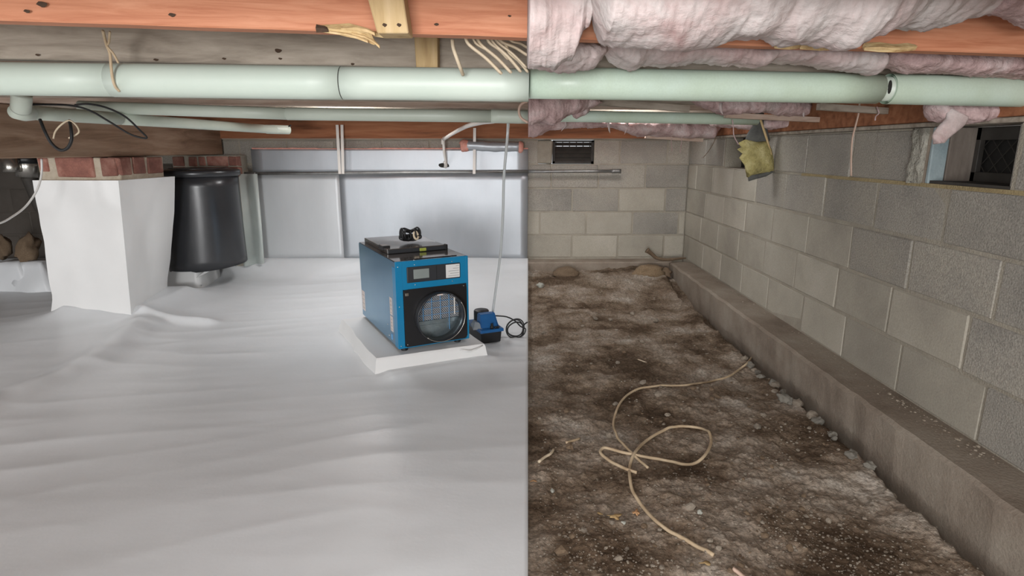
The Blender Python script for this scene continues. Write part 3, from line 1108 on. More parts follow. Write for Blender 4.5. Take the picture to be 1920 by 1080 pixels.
# hanger straps
for i, (x0, y0, x1, y1, lab) in enumerate(((632, 234, 637, 326, 'left one of two close white hanger straps holding the wall pipe'),
                                           (641, 234, 643, 326, 'right one of two close white hanger straps holding the wall pipe'),
                                           (890, 240, 889, 326, 'single white hanger strap holding the wall pipe above the blue machine'))):
    a, b = at(x0, y0, Y=5.055), at(x1, y1, Y=5.06)
    bm = bmesh.new()
    w = 0.0115
    pts = []
    for p in (a, a.lerp(b, .5), b):
        pts += [p + Vector((-w, 0, 0)), p + Vector((w, 0, 0)), p + Vector((w, .004, 0)), p + Vector((-w, .004, 0))]
    fs = [(0, 1, 2, 3), (11, 10, 9, 8)]
    for s in (0, 4):
        fs += [(s + e, s + (e + 1) % 4, s + 4 + (e + 1) % 4, s + 4 + e) for e in range(4)]
    bm_poly(bm, pts, fs)
    tag(finish('hanger_strap', bm, M['pvc_white']), lab, 'strap', 'white straps on the wall pipe')

# condensate drain line
dl = empty('drain_line', (-.5, 4.5, 1.2))
tag(dl, 'small white plastic drain line bending from the green pipe down into the foil', 'pipe')
k0 = [at(925, 227, Y=3.15), at(900, 230, Y=3.4), at(872, 238, Y=3.9), at(846, 252, Y=4.5), at(832, 261, Y=4.98)]
pchild(tube('upper_run', k0, 0.013, M['pvc_white'], None, 10), dl)
pchild(tube('lower_run', [at(831, 262, Y=5.0), at(833, 284, Y=5.03), at(836, 303, Y=5.09)], 0.0115, M['pvc_white'], None, 10), dl)
pchild(tube('elbow', [at(834, 259, Y=4.97), at(831, 263, Y=5.0), at(831, 270, Y=5.01)], 0.0165, M['pvc_white'], None, 10), dl)
pchild(tube('stub', [at(834, 303, Y=5.08), at(836, 309, Y=5.10), at(835, 313, Y=5.125)], 0.0145, M['pvc_white'], None, 10), dl)

# clear hose down to the pump
hose = [at(953, 228, Y=3.05), at(951, 262, Y=3.05), at(945, 330, Y=3.12), at(943, 400, Y=3.22), at(939, 470, Y=3.3), at(930, 540, Y=3.33), at(924, 585, Y=3.34), at(921.5, 613, Y=3.345)]
tag(tube('clear_hose', hose, 0.0075, M['clear'], None, 10), 'thin clear hose dropping from the green pipe to the blue pump', 'hose')

# ------------------------------------------------------------------ cords and strings on the left ceiling
tag(tube('twine', [at(193, 58, Y=1.5), at(199, 82, Y=1.545), at(206, 100, Y=1.56), at(208, 122, Y=1.572), at(211, 146, Y=1.580), at(216, 162, Y=1.588), at(224, 171, Y=1.60)], 0.0035, M['cord'], None, 7),
    'twine tied around the thick pipe near the left end', 'twine')
tag(tube('twine', [at(206, 60, Y=1.5), at(204, 80, Y=1.54), at(200, 86, Y=1.55), at(212, 100, Y=1.555), at(222, 118, Y=1.57)], 0.0028, M['cord'], None, 7),
    'loose twisted twine end above the thick pipe, beside the tied twine', 'twine')
tag(tube('black_cable', [at(75, 224, Y=2.44), at(84, 246, Y=2.42), at(96, 268, Y=2.42), at(112, 281, Y=2.42), at(126, 278, Y=2.42), at(134, 262, Y=2.42), at(133, 240, Y=2.43), at(130, 226, Y=2.46)], 0.006, M['rubber'], None, 8),
    'black cable loop hanging below the waste pipe in front of the girder', 'cable')
tag(tube('black_cable', [at(50, 196, Y=2.40), at(105, 196, Y=2.5), at(140, 199, Y=2.55), at(170, 208, Y=2.58), at(205, 228, Y=2.62), at(245, 252, Y=2.66), at(275, 259, Y=2.68), at(262, 244, Y=2.66), at(235, 219, Y=2.62),
                          at(200, 202, Y=2.58), at(165, 195, Y=2.54), at(140, 197, Y=2.52)], 0.004, M['rubber'], None, 8),
    'long thin black cable loop sagging across the waste pipe', 'cable')
tag(tube('cream_string', [at(100, 260, Y=2.44), at(104, 246, Y=2.44), at(116, 233, Y=2.44), at(130, 226, Y=2.45), at(142, 234, Y=2.44), at(148, 246, Y=2.44), at(142, 253, Y=2.44), at(129, 259, Y=2.44)], 0.0033, M['cord_cream'], None, 7),
    'small cream string loop hanging under the waste pipe', 'string')
tag(tube('white_cable', [at(78, 298, Y=3.4), at(78, 325, Y=3.4), at(70, 355, Y=3.36), at(50, 385, Y=3.3), at(25, 405, Y=3.2), at(-5, 420, Y=3.1), at(-60, 428, Y=3.0), at(-160, 415, Y=2.9), at(-280, 330, Y=2.85), at(-330, 196, Y=2.85)], 0.0055, M['cord_white'], None, 8),
    'white cable hanging in a curve beside the wrapped pier', 'cable')
tag(tube('pale_cable', [at(990, 189, Y=2.6), at(977, 196, Y=2.6), at(973, 208, Y=2.6), at(977, 221, Y=2.6), at(990, 230, Y=2.6)], 0.0055, M['cord_pinkish'], None, 8),
    'pale pinkish cable loop over the green pipe beside the bare half', 'cable')
tag(tube('cream_cable', [at(848, 74, Y=1.5), at(850, 90, Y=1.5), at(856, 108, Y=1.5), at(863, 127, Y=1.52), at(868, 140, Y=1.56)], [0.0045] * 25, M['cord_cream'], None, 7),
    'single cream cable dropping behind the front joist above the pipe', 'cable')
BND = [(880, 84, 940, 138, .0075), (893, 82, 934, 112, .0055), (902, 84, 958, 136, .0075), (918, 80, 952, 110, .007), (926, 82, 976, 134, .0075), (934, 80, 986, 126, .006), (940, 78, 989, 104, .007), (958, 76, 990, 90, .0065),
       (956, 100, 989, 134, .007)]
ORD = ['leftmost', 'second', 'third', 'fourth', 'fifth', 'sixth', 'seventh', 'uppermost right', 'lowest right']
for i, (x0, y0, x1, y1, r) in enumerate(BND):
    Yq = 1.40 + 0.010 * i
    mx, my = (x0 + x1) / 2, (y0 + y1) / 2
    tag(tube('bundle_strand', [at(x0 - 8, y0 - 16, Y=Yq), at(x0, y0, Y=Yq), at(mx + 1, my - 2, Y=Yq + .02), at(x1, y1, Y=Yq + .04)], r, M['cord_cream'], None, 8, flat=0.5),
        ORD[i] + ' cream strand of the bundle drooping above the thick pipe', 'strand', 'cream strands bundled above the pipe')

# ------------------------------------------------------------------ things at the far left behind the pier
fl = empty('flue_pipe', (-3.7, 4.7, 0.9))
tag(fl, 'bright steel vent pipe with a black collar hanging under the girder at far left', 'pipe')
fa = at(51, 292, Y=4.4)
fb = at(54, 331, Y=4.4)
pchild(tube('steel_body', [fa, fa.lerp(fb, .5), fb], 0.078, M['steel'], None, 24, 0), fl)
pchild(tube('black_collar', [fa + Vector((0, 0, .0)), fa + Vector((0, 0, -.055))], 0.081, M['black'], None, 24, 0), fl)
pchild(tube('flexible_hose', [fb, fb + Vector((.01, .02, -.1)), fb + Vector((.03, .03, -.22)), fb + Vector((.08, .05, -.32))], 0.05, M['vent_dark'], None, 14), fl)
g = at(17, 290, Y=4.3)
tag(tube('steel_duct', [g, g + Vector((0, 0, -.09)), g + Vector((.0, 0, -.12))], 0.055, M['steel'], None, 20, 0), 'short steel duct end left of the black collared pipe', 'duct')
for i, (px, py, s, lab) in enumerate(((4, 462, .10, 'brown dirt clod at the far left edge above the liner'), (54, 468, .12, 'brown dirt clod beside the wrapped pier at far left'))):
    p = at(px, py, Y=4.55)
    o = link_mesh('dirt_clod', rock_mesh('dirt_clod', 11 + i, M['stone_brown'], 0.5, 1.0, 3), p, (0, .3 * i, i), (s * .6, s * .6, s * .95))
    tag(o, lab, 'clod')
for i, (px, py) in enumerate(((16, 500), (58, 500))):
    p = at(px, py, Y=4.45)
    bm = bmesh.new()
    loft_quad(bm, [(p.z - .25, [(p.x - .2, 4.4), (p.x + .2, 4.38), (p.x + .2, 4.75), (p.x - .2, 4.75)]), (p.z + .03, [(p.x - .10, 4.46), (p.x + .08, 4.45), (p.x + .05, 4.6), (p.x - .07, 4.6)])], 6, 8, .05, i * 3)
    o = finish('plastic_fold', bm, M['liner'], None, True)
    tag(o, ['crumpled liner heap at the far left edge under the clod', 'crumpled liner heap beside the wrapped pier'][i], 'liner')

# ------------------------------------------------------------------ equipment pad
pad = empty('equipment_pad', (DH_C.x, DH_C.y, 0), DH_R)
tag(pad, 'low square pad wrapped in white plastic under the blue machine', 'pad')


def tolocal(v, root):
    return Matrix.LocRotScale(root.location, root.rotation_euler, None).inverted() @ Vector(v)


c = [tolocal(at(707, 672, Z=.1), pad), tolocal(at(910, 645, Z=.1), pad)]
xl, xr, yf = c[0].x - .004, c[1].x + 0.0, (c[0].y + c[1].y) / 2
bm = bmesh.new()
sl = (c[1].y - c[0].y)
loft_quad(bm, [(0.0, [(xl - .015, c[0].y - .012), (xr + .012, c[1].y - .012), (xr + .01, .78), (xl - .03, .76)]),
               (0.090, [(xl - .004, c[0].y - .004), (xr, c[1].y - .004), (xr, .76), (xl - .004, .74)]),
               (0.100, [(xl + .001, c[0].y + .003), (xr - .003, c[1].y + .003), (xr - .005, .755), (xl + .001, .735)])], sub=12, nseg=10, bulge=0.012, seed=2)
finish('plastic_wrap', bm, M['liner_wrap'], pad, True, None, 40)
bm = bmesh.new()
bm_tube(bm, [(xr - .15, c[1].y - .012, .094), (xr - .10, c[1].y - .02, .082), (xr - .06, c[1].y - .018, .088), (xr - .02, c[1].y - .010, .098)], [.002, .004, .004, .002], 6)
finish('tape_fold', bm, M['liner_wrap'], pad, True)

# ------------------------------------------------------------------ blue dehumidifier
dh = empty('dehumidifier', (DH_C.x, DH_C.y, 0.10), DH_R)
tag(dh, 'blue box dehumidifier with round front duct on the white pad', 'dehumidifier')
w, D, z0, z1 = 0.194, 0.728, 0.018, 0.463
box('side_panel', -w, -w + .004, .012, D, z0, z1 - .004, M['blue_side_sheen'], dh)
box('side_panel', w - .004, w, .012, D, z0, z1 - .004, M['blue_side_sheen'], dh)
box('back_panel', -w + .004, w - .004, D - .004, D, z0, z1 - .004, M['blue_side_sheen'], dh)
box('bottom_panel', -w + .004, w - .004, .012, D - .004, z0, z0 + .006, M['galv'], dh)
box('top_panel', -w + .003, w - .003, .016, D - .003, z1 - .004, z1, M['top_plate'], dh, bev=.001)
# front frame: four rails round the duct opening
fr = [(-w, -w + .034, z0 - .004, z1), (w - .014, w, z0 - .004, z1), (-w + .034, w - .014, .318, z1), (-w + .034, w - .014, z0 - .004, z0 + .004)]
bm = bmesh.new()
for x0, x1, a, b in fr:
    bm_box(bm, x0, x1, 0, .014, a, b, .0015)
finish('front_frame', bm, M['blue'], dh)
box('corner_strip', -w - .002, -w + .002, .0, .052, z0 - .002, z1 - .03, M['blue'], dh, bev=.001)
# control panel
cp = box('control_panel', -w + .056, w - .046, -.005, .002, .352, .432, M['panel_dark'], dh, bev=.004, seg=2)
box('screen', -w + .090, -w + .172, -.0065, -.004, .370, .418, M['lcd'], cp, bev=.001)
for x, zz in ((.070, .402), (.070, .389), (.189, .402), (.189, .389)):
    bm = bmesh.new()
    lathe(bm, [(0.0001, -.0075), (.009, -.0075), (.010, -.005), (.010, -.004)], 16, Matrix.Translation((-w + x, 0, zz)) @ Matrix.Scale(.58, 4, (0, 0, 1)) @ Matrix.Rotation(-math.pi / 2, 4, 'X') @ Matrix.Scale(-1, 4, (0, 0, 1)))
    finish('button', bm, M['label_white'], cp, True)
box('divider', -w + .2105, -w + .2125, -.0062, -.004, .354, .430, M['rubber'], cp)
st = box('sticker', -w + .262, -w + .338, -.0066, -.004, .358, .427, M['label_white'], cp, bev=.001)
bm = bmesh.new()
for i, ln in enumerate((.018, .034, .058, .050, .060)):
    zz = .419 - i * .0125
    bm_box(bm, -w + .334 - ln, -w + .334, -.0070, -.0064, zz - .0016, zz)
finish('print_lines', bm, M['ink'], st)
# duct plate with round hole
PX0, PX1, PZ0, PZ1 = -w + .034, w - .012, .020, .320
cx, cz, rr = .024, .165, .128
bm = bmesh.new()
n = 64
outl = []
for k in range(n):
    a = 2 * math.pi * k / n
    dx, dz = math.cos(a), math.sin(a)
    s = min(((PX1 if dx > 0 else PX0) - cx) / dx if abs(dx) > 1e-6 else 9, ((PZ1 if dz > 0 else PZ0) - cz) / dz if abs(dz) > 1e-6 else 9)
    outl.append((cx + dx * s, cz + dz * s))
for side, y in ((0, -.004), (1, .0)):
    o_ = [bm.verts.new((x, y, z)) for x, z in outl]
    i_ = [bm.verts.new((cx + rr * math.cos(2 * math.pi * k / n), y, cz + rr * math.sin(2 * math.pi * k / n))) for k in range(n)]
    for k in range(n):
        bm.faces.new((o_[k], o_[(k + 1) % n], i_[(k + 1) % n], i_[k]))
    if side:
        for k in range(n):
            bm.faces.new((po[k], po[(k + 1) % n], o_[(k + 1) % n], o_[k]))
    po = o_
finish('duct_plate', bm, M['black'], dh)
rot = Matrix.Translation((cx, 0, cz)) @ Matrix.Rotation(math.pi / 2, 4, 'X')
bm = bmesh.new()
lathe(bm, [(rr + .001, 0.0), (rr + .004, .004), (rr + .002, .050), (rr, .052), (rr - .003, .050), (rr - .003, -.030), (rr + .001, -.030)], 64, rot)
ring = finish('duct_collar', bm, M['black_gloss'], dh, True)
bm = bmesh.new()
bm_tube(bm, [(cx + (rr - .002) * math.cos(a), -.0525, cz + (rr - .002) * math.sin(a)) for a in np.linspace(-2.3, 0.6, 30)], .0018, 6)
finish('collar_edge', bm, M['steel'], ring, True)
box('collar_tag', cx - .022, cx + .010, -.045, -.043, cz + rr - .012, cz + rr - .003, M['label_pink'], ring)
# inside: coil mesh, tray and guard wires
box('inner_back', -w + .01, w - .01, .34, .345, .03, .44, M['dark'], dh)
tr = box('drip_tray', -w + .02, w - .02, .036, .30, .022, .118, M['galv'], dh, bev=.004)
box('tray_lip', -w + .02, w - .02, .030, .037, .112, .136, M['galv'], tr, bev=.002)
box('coil_backing', -w + .02, w - .02, .042, .05, .12, .33, M['black'], dh)
bm = bmesh.new()
px, pz = .0115, .0066
nr = 0
z = .136
while z < .31:
    x = -w + .03 + (px / 2 if nr % 2 else 0)
    while x < w - .03:
        for s in (-1, 1):
            a, b = Vector((x, .038, z)), Vector((x + s * px / 2, .038, z + pz))
            dd = (b - a).normalized() * .0016
            nn = Vector((-dd.z, 0, dd.x))
            v = [bm.verts.new(q) for q in (a + nn, a - nn, b - nn, b + nn)]
            bm.faces.new(v)
        x += px
    z += pz
    nr += 1
o = finish('coil_mesh', bm, M['mesh_grey'], dh)
o['kind'] = 'stuff'
for x in (cx - .075, cx - .028, cx + .020, cx + .068):
    bm = bmesh.new()
    bm_tube(bm, [(x, .024, .075 if x > cx + .05 else .138), (x, .024, .30)], .0017, 6)
    finish('guard_wire', bm, M['wire_blue'], dh)
for i, z in enumerate((.165, .20, .235, .27)):
    bm = bmesh.new()
    bm_tube(bm, [(-w + .04, .026, z), (w - .03, .026, z)], .0012, 6)
    finish('guard_wire', bm, M['wire_blue'], dh)
bm = bmesh.new()
bm_tube(bm, [(cx + .098, .022, .155), (cx + .098, .022, .255)], .004, 8)
finish('sensor_tube', bm, M['pvc_white'], dh)
# feet, screws, clips
for x, y in ((-w + .035, .022), (w - .060, .022), (-w + .035, D - .05), (w - .060, D - .05)):
    bm = bmesh.new()
    lathe(bm, [(.0001, 0), (.017, 0), (.018, .006), (.010, .013), (.008, .020), (.0001, .020)], 16, Matrix.Translation((x, y, 0.0)))
    finish('rubber_foot', bm, M['rubber'], dh, True)
sm = rock_mesh('screw', 1, M['steel'], 0.02, 1.0, 1)
for x, y, z in ((-w + .012, -.001, .437), (-w + .098, -.001, .442), (w - .09, -.001, .440), (-w + .098, -.001, .340), (w - .09, -.001, .338), (-w + .012, -.001, .235), (-w + .012, -.001, .03),
                (-w - .001, .10, .25), (-w - .001, .18, .10), (-w - .001, .16, .045), (-w + .098, .005, z1 + .001), (w - .09, .005, z1 + .001), (-w + .045, -.006, .034), (w - .03, -.006, .308)):
    link_mesh('screw', sm, (x, y, z), (0, 0, 0), .0032, dh)
cl = box('latch_clip', -w + .042, -w + .060, -.012, -.004, .288, .304, M['steel'], dh, bev=.002)
# side labels
for y0, y1, a, b in ((D - .075, D - .012, .055, .175), (.085, .125, .170, .262), (.085, .125, .082, .164)):
    o = box('side_label', -w - .0016, -w, y0, y1, a, b, M['label_pink'], dh)
    bm = bmesh.new()
    k = 4
    for i in range(k):
        zz = b - (i + 1) * (b - a) / (k + .6)
        bm_box(bm, -w - .0021, -w - .0015, y0 + .006, y1 - .012, zz, zz + .002)
    finish('print_lines', bm, M['ink'], o)
box('side_label', -w - .0016, -w, .105, .125, .035, .065, M['wire_blue'], dh)
# raised lid on the rear of the top
lid = box('filter_lid', -w + .030, w - .028, .235, D - .02, z1, z1 + .026, M['top_plate'], dh, bev=.004, seg=2)
box('lid_front', -w + .034, w - .032, .229, .236, z1 + .002, z1 + .022, M['panel_dark'], lid, bev=.002)
box('lid_latch', .012, .048, .221, .231, z1 + .004, z1 + .020, M['yellow_bit'], lid, bev=.002)
box('handle', -w + .020, -w + .064, .29, .36, z1 + .012, z1 + .036, M['black'], lid, bev=.003)
box('hinge', w - .036, w - .022, .222, .25, z1, z1 + .03, M['black'], lid, bev=.002)
box('access_strip', -w + .07, w - .05, .030, .034, z1, z1 + .003, M['black'], dh)

# coiled cord on the top
bm = bmesh.new()
rng = random.Random(5)
base = Vector((.02, .40, z1 + .027))
for q in range(15):
    a = rng.uniform(0, math.pi)
    L_ = rng.uniform(.040, .062)
    hh = rng.uniform(.030, .085)
    d = Vector((math.cos(a), math.sin(a) * .5, 0))
    pts = [base + Vector((0, 0, .012)) - d * L_ * .2, base - d * L_ + Vector((0, 0, hh * .5)), base - d * L_ * .8 + Vector((0, 0, hh)), base + d * .1 * L_ + Vector((0, 0, hh * .7 + .01)),
           base + d * L_ * .9 + Vector((0, 0, hh)), base + d * L_ + Vector((0, 0, hh * .35 + .006)), base + d * .2 * L_ + Vector((0, 0, .01))]
    bm_tube(bm, catmull(pts, 5), .0048, 6)
cc = empty('power_cord', (DH_C.x, DH_C.y, .10), DH_R)
tag(cc, 'tied black power cord bundle lying on top of the blue dehumidifier', 'cord')
finish('coiled_cord', bm, M['rubber'], cc, True)
bm = bmesh.new()
bm_tube(bm, [base + Vector((.022 + .012 * math.cos(a), -.03 + .01 * math.sin(a) , .042 + .02 * math.sin(a))) for a in np.linspace(0, 6.0, 14)], .006, 8)
finish('cord_tie', bm, M['cord_cream'], cc, True)

# ------------------------------------------------------------------ condensate pump
pf0, pf1 = at(903, 649, Z=.012), at(941, 646, Z=.012)
pc = (pf0 + pf1) / 2
PR = math.radians(24)
pz = lz(pc.x, pc.y) + .001
pu = empty('condensate_pump', (pc.x, pc.y, pz), PR)
tag(pu, 'small blue and black condensate pump on the floor beside the white pad', 'pump')
pw = (pf1 - pf0).length / 2 + .004
PL = .235
bm = bmesh.new()
bm_box(bm, -pw, pw, 0, PL, 0, .068, .008, 0, 2)
for v in bm.verts:
    if v.co.z < .02:
        v.co.x *= .93
        v.co.y = .5 * PL + (v.co.y - .5 * PL) * .96
finish('tank', bm, M['black'], pu)
box('tank_lid', -pw - .006, pw + .010, -.006, PL + .004, .064, .082, M['blue_dark'], pu, bev=.004, seg=2)
bm = bmesh.new()
bm_poly(bm, [(-pw + .012, .03, .08), (pw - .012, .03, .08), (pw - .012, .11, .08), (-pw + .012, .11, .08), (-pw + .016, .055, .158), (pw - .022, .055, .158), (pw - .022, .105, .158), (-pw + .016, .105, .158)],
        [(0, 1, 2, 3), (4, 5, 6, 7), (0, 1, 5, 4), (1, 2, 6, 5), (2, 3, 7, 6), (3, 0, 4, 7)])
bmesh.ops.bevel(bm, geom=bm.edges[:], offset=.004, segments=2, affect='EDGES')
finish('housing', bm, M['blue_dark'], pu)
bm = bmesh.new()
lathe(bm, [(.0001, 0), (.042, 0), (.045, .004), (.045, .07), (.040, .076), (.0001, .076)], 24, Matrix.Translation((0, .16, .082)))
finish('motor', bm, M['panel_dark'], pu, True)
bm = bmesh.new()
bm_poly(bm, [(pw - .024, .052, .082), (pw + .002, .052, .082), (pw + .002, .10, .082), (pw - .024, .10, .082), (pw - .024, .06, .16), (pw - .020, .06, .16), (pw - .020, .09, .16), (pw - .024, .09, .16)],
        [(0, 1, 2, 3), (4, 5, 6, 7), (0, 1, 5, 4), (1, 2, 6, 5), (2, 3, 7, 6), (3, 0, 4, 7)])
finish('side_fin', bm, M['blue_dark'], pu)
bm = bmesh.new()
lathe(bm, [(.0001, 0), (.010, 0), (.010, .016), (.007, .018), (.007, .030), (.0001, .030)], 14, Matrix.Translation((.006, .012, .082)))
finish('outlet', bm, M['rubber'], pu, True)
for x in (.028, .044):
    bm = bmesh.new()
    lathe(bm, [(.0001, 0), (.007, 0), (.007, .010), (.0001, .010)], 12, Matrix.Translation((x, .01, .082)))
    finish('cap', bm, M['rubber'], pu, True)
bm = bmesh.new()
bm_poly(bm, [(-pw - .03, .05, .075), (-pw + .02, .03, .080), (-pw + .02, .12, .085), (-pw - .02, .12, .09), (-pw - .012, .07, .115), (-pw + .01, .06, .112), (-pw + .01, .10, .112), (-pw - .01, .10, .12)],
        [(0, 1, 2, 3), (4, 5, 6, 7), (0, 1, 5, 4), (1, 2, 6, 5), (2, 3, 7, 6), (3, 0, 4, 7)])
finish('clear_sleeve', bm, M['film'], pu)
# its cable, coiled
cz_ = lz(0.02, 3.3)
pts = [at(928, 592, Y=3.40), at(950, 594, Y=3.42), at(966, 602, Y=3.38), at(976, 612, Y=3.34)]
ctr = at(968, 624, Y=3.33)
ctr.z = max(ctr.z, lz(ctr.x, ctr.y) + .050)
a0 = math.atan2(pts[-1].z - ctr.z, pts[-1].x - ctr.x)
for q in range(1, 46):
    a = a0 - q * 0.44
    rx = .050 + .010 * math.sin(q * .37)
    rz = .048 + .009 * math.cos(q * .29)
    pts.append(ctr + Vector((rx * math.cos(a), .010 * math.sin(q * .5) - .25 * rz * math.sin(a) * -1, rz * math.sin(a))))
lo = min(p.z for p in pts[4:])
pts.append(at(982, 610, Y=3.36))
pts.append(at(989, 604, Y=3.36))
tag(tube('pump_cable', pts, .0042, M['rubber'], None, 6, 3), 'coiled black cable lying beside the blue pump at the liner edge', 'cable')

# ------------------------------------------------------------------ vents and wall openings
vb = empty('back_vent', ((VENT_B[0] + VENT_B[1]) / 2, YB + .05, ZT - CH))
tag(vb, 'louvred metal vent in the top course of the back wall', 'vent')
x0, x1 = at(1036, 284, Y=YB + .06).x, at(1113, 284, Y=YB + .06).x
zb, zt = ZT - CH + .004, ZT - .002


def vchild(o, root):
    return pchild(o, root)


vchild(box('plug_block', VENT_B[0] - .03, x0 - .004, YB + .006, YB + .14, zb, zt, M['mortar'], bev=.01, jit=.006), vb)
for (a, b, c, d) in ((x0, x0 + .022, zb, zt), (x1 - .022, x1, zb, zt), (x0, x1, zb, zb + .022), (x0, x1, zt - .016, zt)):
    vchild(box('frame', a, b, YB + .05, YB + .085, c, d, M['vent_dark'], bev=.002), vb)
vchild(box('side_filler', x1, VENT_B[1] + .0, YB + .03, YB + .15, zb, zt, M['mortar']), vb)
for k in range(5):
    z = zb + .022 + k * .0325
    bm = bmesh.new()
    e = .006 if k >= 3 else -.004
    bm_poly(bm, [(x0 + .02, YB + .055, z), (x1 - .02, YB + .055, z), (x1 - .02, YB + .080, z + .0325 - e), (x0 + .02, YB + .080, z + .0325 - e),
                 (x0 + .02, YB + .057, z - .001), (x1 - .02, YB + .057, z - .001), (x1 - .02, YB + .083, z + .0315 - e), (x0 + .02, YB + .083, z + .0315 - e)],
            [(0, 1, 2, 3), (7, 6, 5, 4), (0, 4, 5, 1), (1, 5, 6, 2), (2, 6, 7, 3), (3, 7, 4, 0)])
    vchild(finish('slat', bm, M['vent_dark']), vb)
for k in range(6):
    x = x0 + .03 + k * (x1 - x0 - .06) / 5
    vchild(box('divider', x - .004, x + .004, YB + .082, YB + .09, zb, zt, M['vent_dark']), vb)

vr = empty('side_vent', (XW + .1, 2.02, ZT - CH))
tag(vr, 'dark recessed vent with a wire grille in the right wall', 'vent')
zb, zt = ZT - CH + .002, ZT - .001
vchild(box('jamb', XW + .001, XW + .19, VENT_R[1] - .018, VENT_R[1], zb, zt, M['concrete'], jit=.002), vr)
vchild(box('foam_strip', XW - .004, XW + .055, VENT_R[1] - .034, VENT_R[1] - .016, zb, zt, M['foam_blue'], bev=.004, jit=.003), vr)
vchild(box('jamb', XW + .055, XW + .15, VENT_R[1] - .040, VENT_R[1] - .017, zb, zt, M['dusty_jamb'], bev=.003), vr)
bm = bmesh.new()
bm_box(bm, XW - .012, XW + .01, VENT_R[1] + .002, VENT_R[1] + .075, zb, zt)
bmesh.ops.subdivide_edges(bm, edges=bm.edges[:], cuts=6, use_grid_fill=True)
for v in bm.verts:
    v.co += Vector((.012 * noise.noise(v.co * 45), .010 * noise.noise(v.co * 33 + Vector((3, 0, 0))), 0))
vchild(finish('mortar_smear', bm, M['rough_mortar'], None, True), vr)
vchild(box('jamb', XW + .01, XW + .19, VENT_R[0], VENT_R[0] + .012, zb, zt, M['block'], jit=.003), vr)
vchild(box('sill', XW + .004, XW + .19, VENT_R[0], VENT_R[1] - .018, zb - .001, zb + .012, M['vent_dark'], jit=.002), vr)
for a, b, c, d in ((VENT_R[0] + .01, VENT_R[1] - .03, zt - .045, zt), (VENT_R[0] + .01, VENT_R[1] - .03, zb + .01, zb + .045), (VENT_R[1] - .06, VENT_R[1] - .034, zb, zt),
                   (VENT_R[0] + .01, VENT_R[0] + .03, zb, zt)):
    vchild(box('frame', XW + .145, XW + .165, a, b, c, d, M['vent_dark'], bev=.002), vr)
vchild(box('vent_light_stop', XW + .180, XW + .19, VENT_R[0], VENT_R[1], zb, zt, M['dark']), vr)  # dark plate added to block outside light and darken the vent
for s in (-1, 1):
    for k in range(-3, 7):
        y0 = VENT_R[0] + k * .06
        bm = bmesh.new()
        pa, pb = Vector((XW + .168, y0, zb + .02)), Vector((XW + .168, y0 + .15, zt - .02))
        if s < 0:
            pa.z, pb.z = pb.z, pa.z
        d = pb - pa
        t0 = max(0, (VENT_R[0] + .012 - pa.y) / d.y)
        t1 = min(1, (VENT_R[1] - .04 - pa.y) / d.y)
        if t1 - t0 < .1:
            bm.free()
            continue
        bm_tube(bm, [pa + d * t0, pa + d * t1], .0016, 5)
        vchild(finish('grille_wire', bm, M['vent_dark']), vr)
tag(wchild('hole_back', XW + .12, XW + .20, HOLE_R[0], HOLE_R[1], ZT - CH, ZT, M['dark'], wall_right), None)

# ------------------------------------------------------------------ pink insulation of the bare half
def batt(name, keys, m, label, n=150, mseg=30, lump=0.018, seed=0.0, blunt0=False, blunt1=False, fine=0.006, group='sagging pink insulation'):
    """keys: (px, upper y, lower y, depth Y, half thickness in Y)"""
    verts, faces = [], []
    x0, x1 = keys[0][0], keys[-1][0]
    for q in range(n + 1):
        t = q / n
        px = x0 + (x1 - x0) * t
        yu, yl, Y, hw = lerp_keys(keys, px)
        a, b = at(px, yu, Y=Y), at(px, yl, Y=Y)
        c = (a + b) / 2
        hz = (a.z - b.z) / 2
        e = 1.0
        if not blunt0:
            e *= math.sqrt(max(0.02, min(1, t / 0.05)))
        if not blunt1:
            e *= math.sqrt(max(0.02, min(1, (1 - t) / 0.05)))
        for k in range(mseg):
            an = 2 * math.pi * k / mseg
            cy, cz_ = math.cos(an), math.sin(an)
            cy = math.copysign(abs(cy) ** 0.8, cy)
            cz_ = math.copysign(abs(cz_) ** 0.8, cz_)
            p = Vector((c.x, c.y + cy * hw * e, c.z + cz_ * hz * e))
            d = Vector((0.15 * noise.noise(p * 9), cy, cz_))
            wp = Vector((noise.noise(p * 3.5 + Vector((seed, 0, 0))), noise.noise(p * 3.5 + Vector((0, seed, 5))), noise.noise(p * 3.5 + Vector((9, 0, seed)))))
            q_ = p + wp * .10 + Vector((seed, 0, 0))
            s = lump * 1.0 * nz(q_.x, q_.y, q_.z, 4.2, 2)
            s += lump * .75 * (min(.5, abs(noise.noise(q_ * 6.5))) * 1.6 - .35)
            s += lump * .30 * nz(q_.x, q_.y, q_.z, 19.0, 2)
            s += fine * .7 * nz(p.x + seed, p.y, p.z, 60.0, 3)
            verts.append(p + d * s * e)
    for q in range(n):
        for k in range(mseg):
            a = q * mseg + k
            b = q * mseg + (k + 1) % mseg
            faces.append((a, b, b + mseg, a + mseg))
    faces.append(tuple(range(mseg))[::-1])
    faces.append(tuple(n * mseg + k for k in range(mseg)))
    me = bpy.data.meshes.new(name)
    me.from_pydata([tuple(v) for v in verts], [], faces)
    me.materials.append(m)
    me.polygons.foreach_set('use_smooth', [True] * len(me.polygons))
    o = bpy.data.objects.new(name, me)
    COL.objects.link(o)
    tag(o, label, 'insulation', group)
    return o


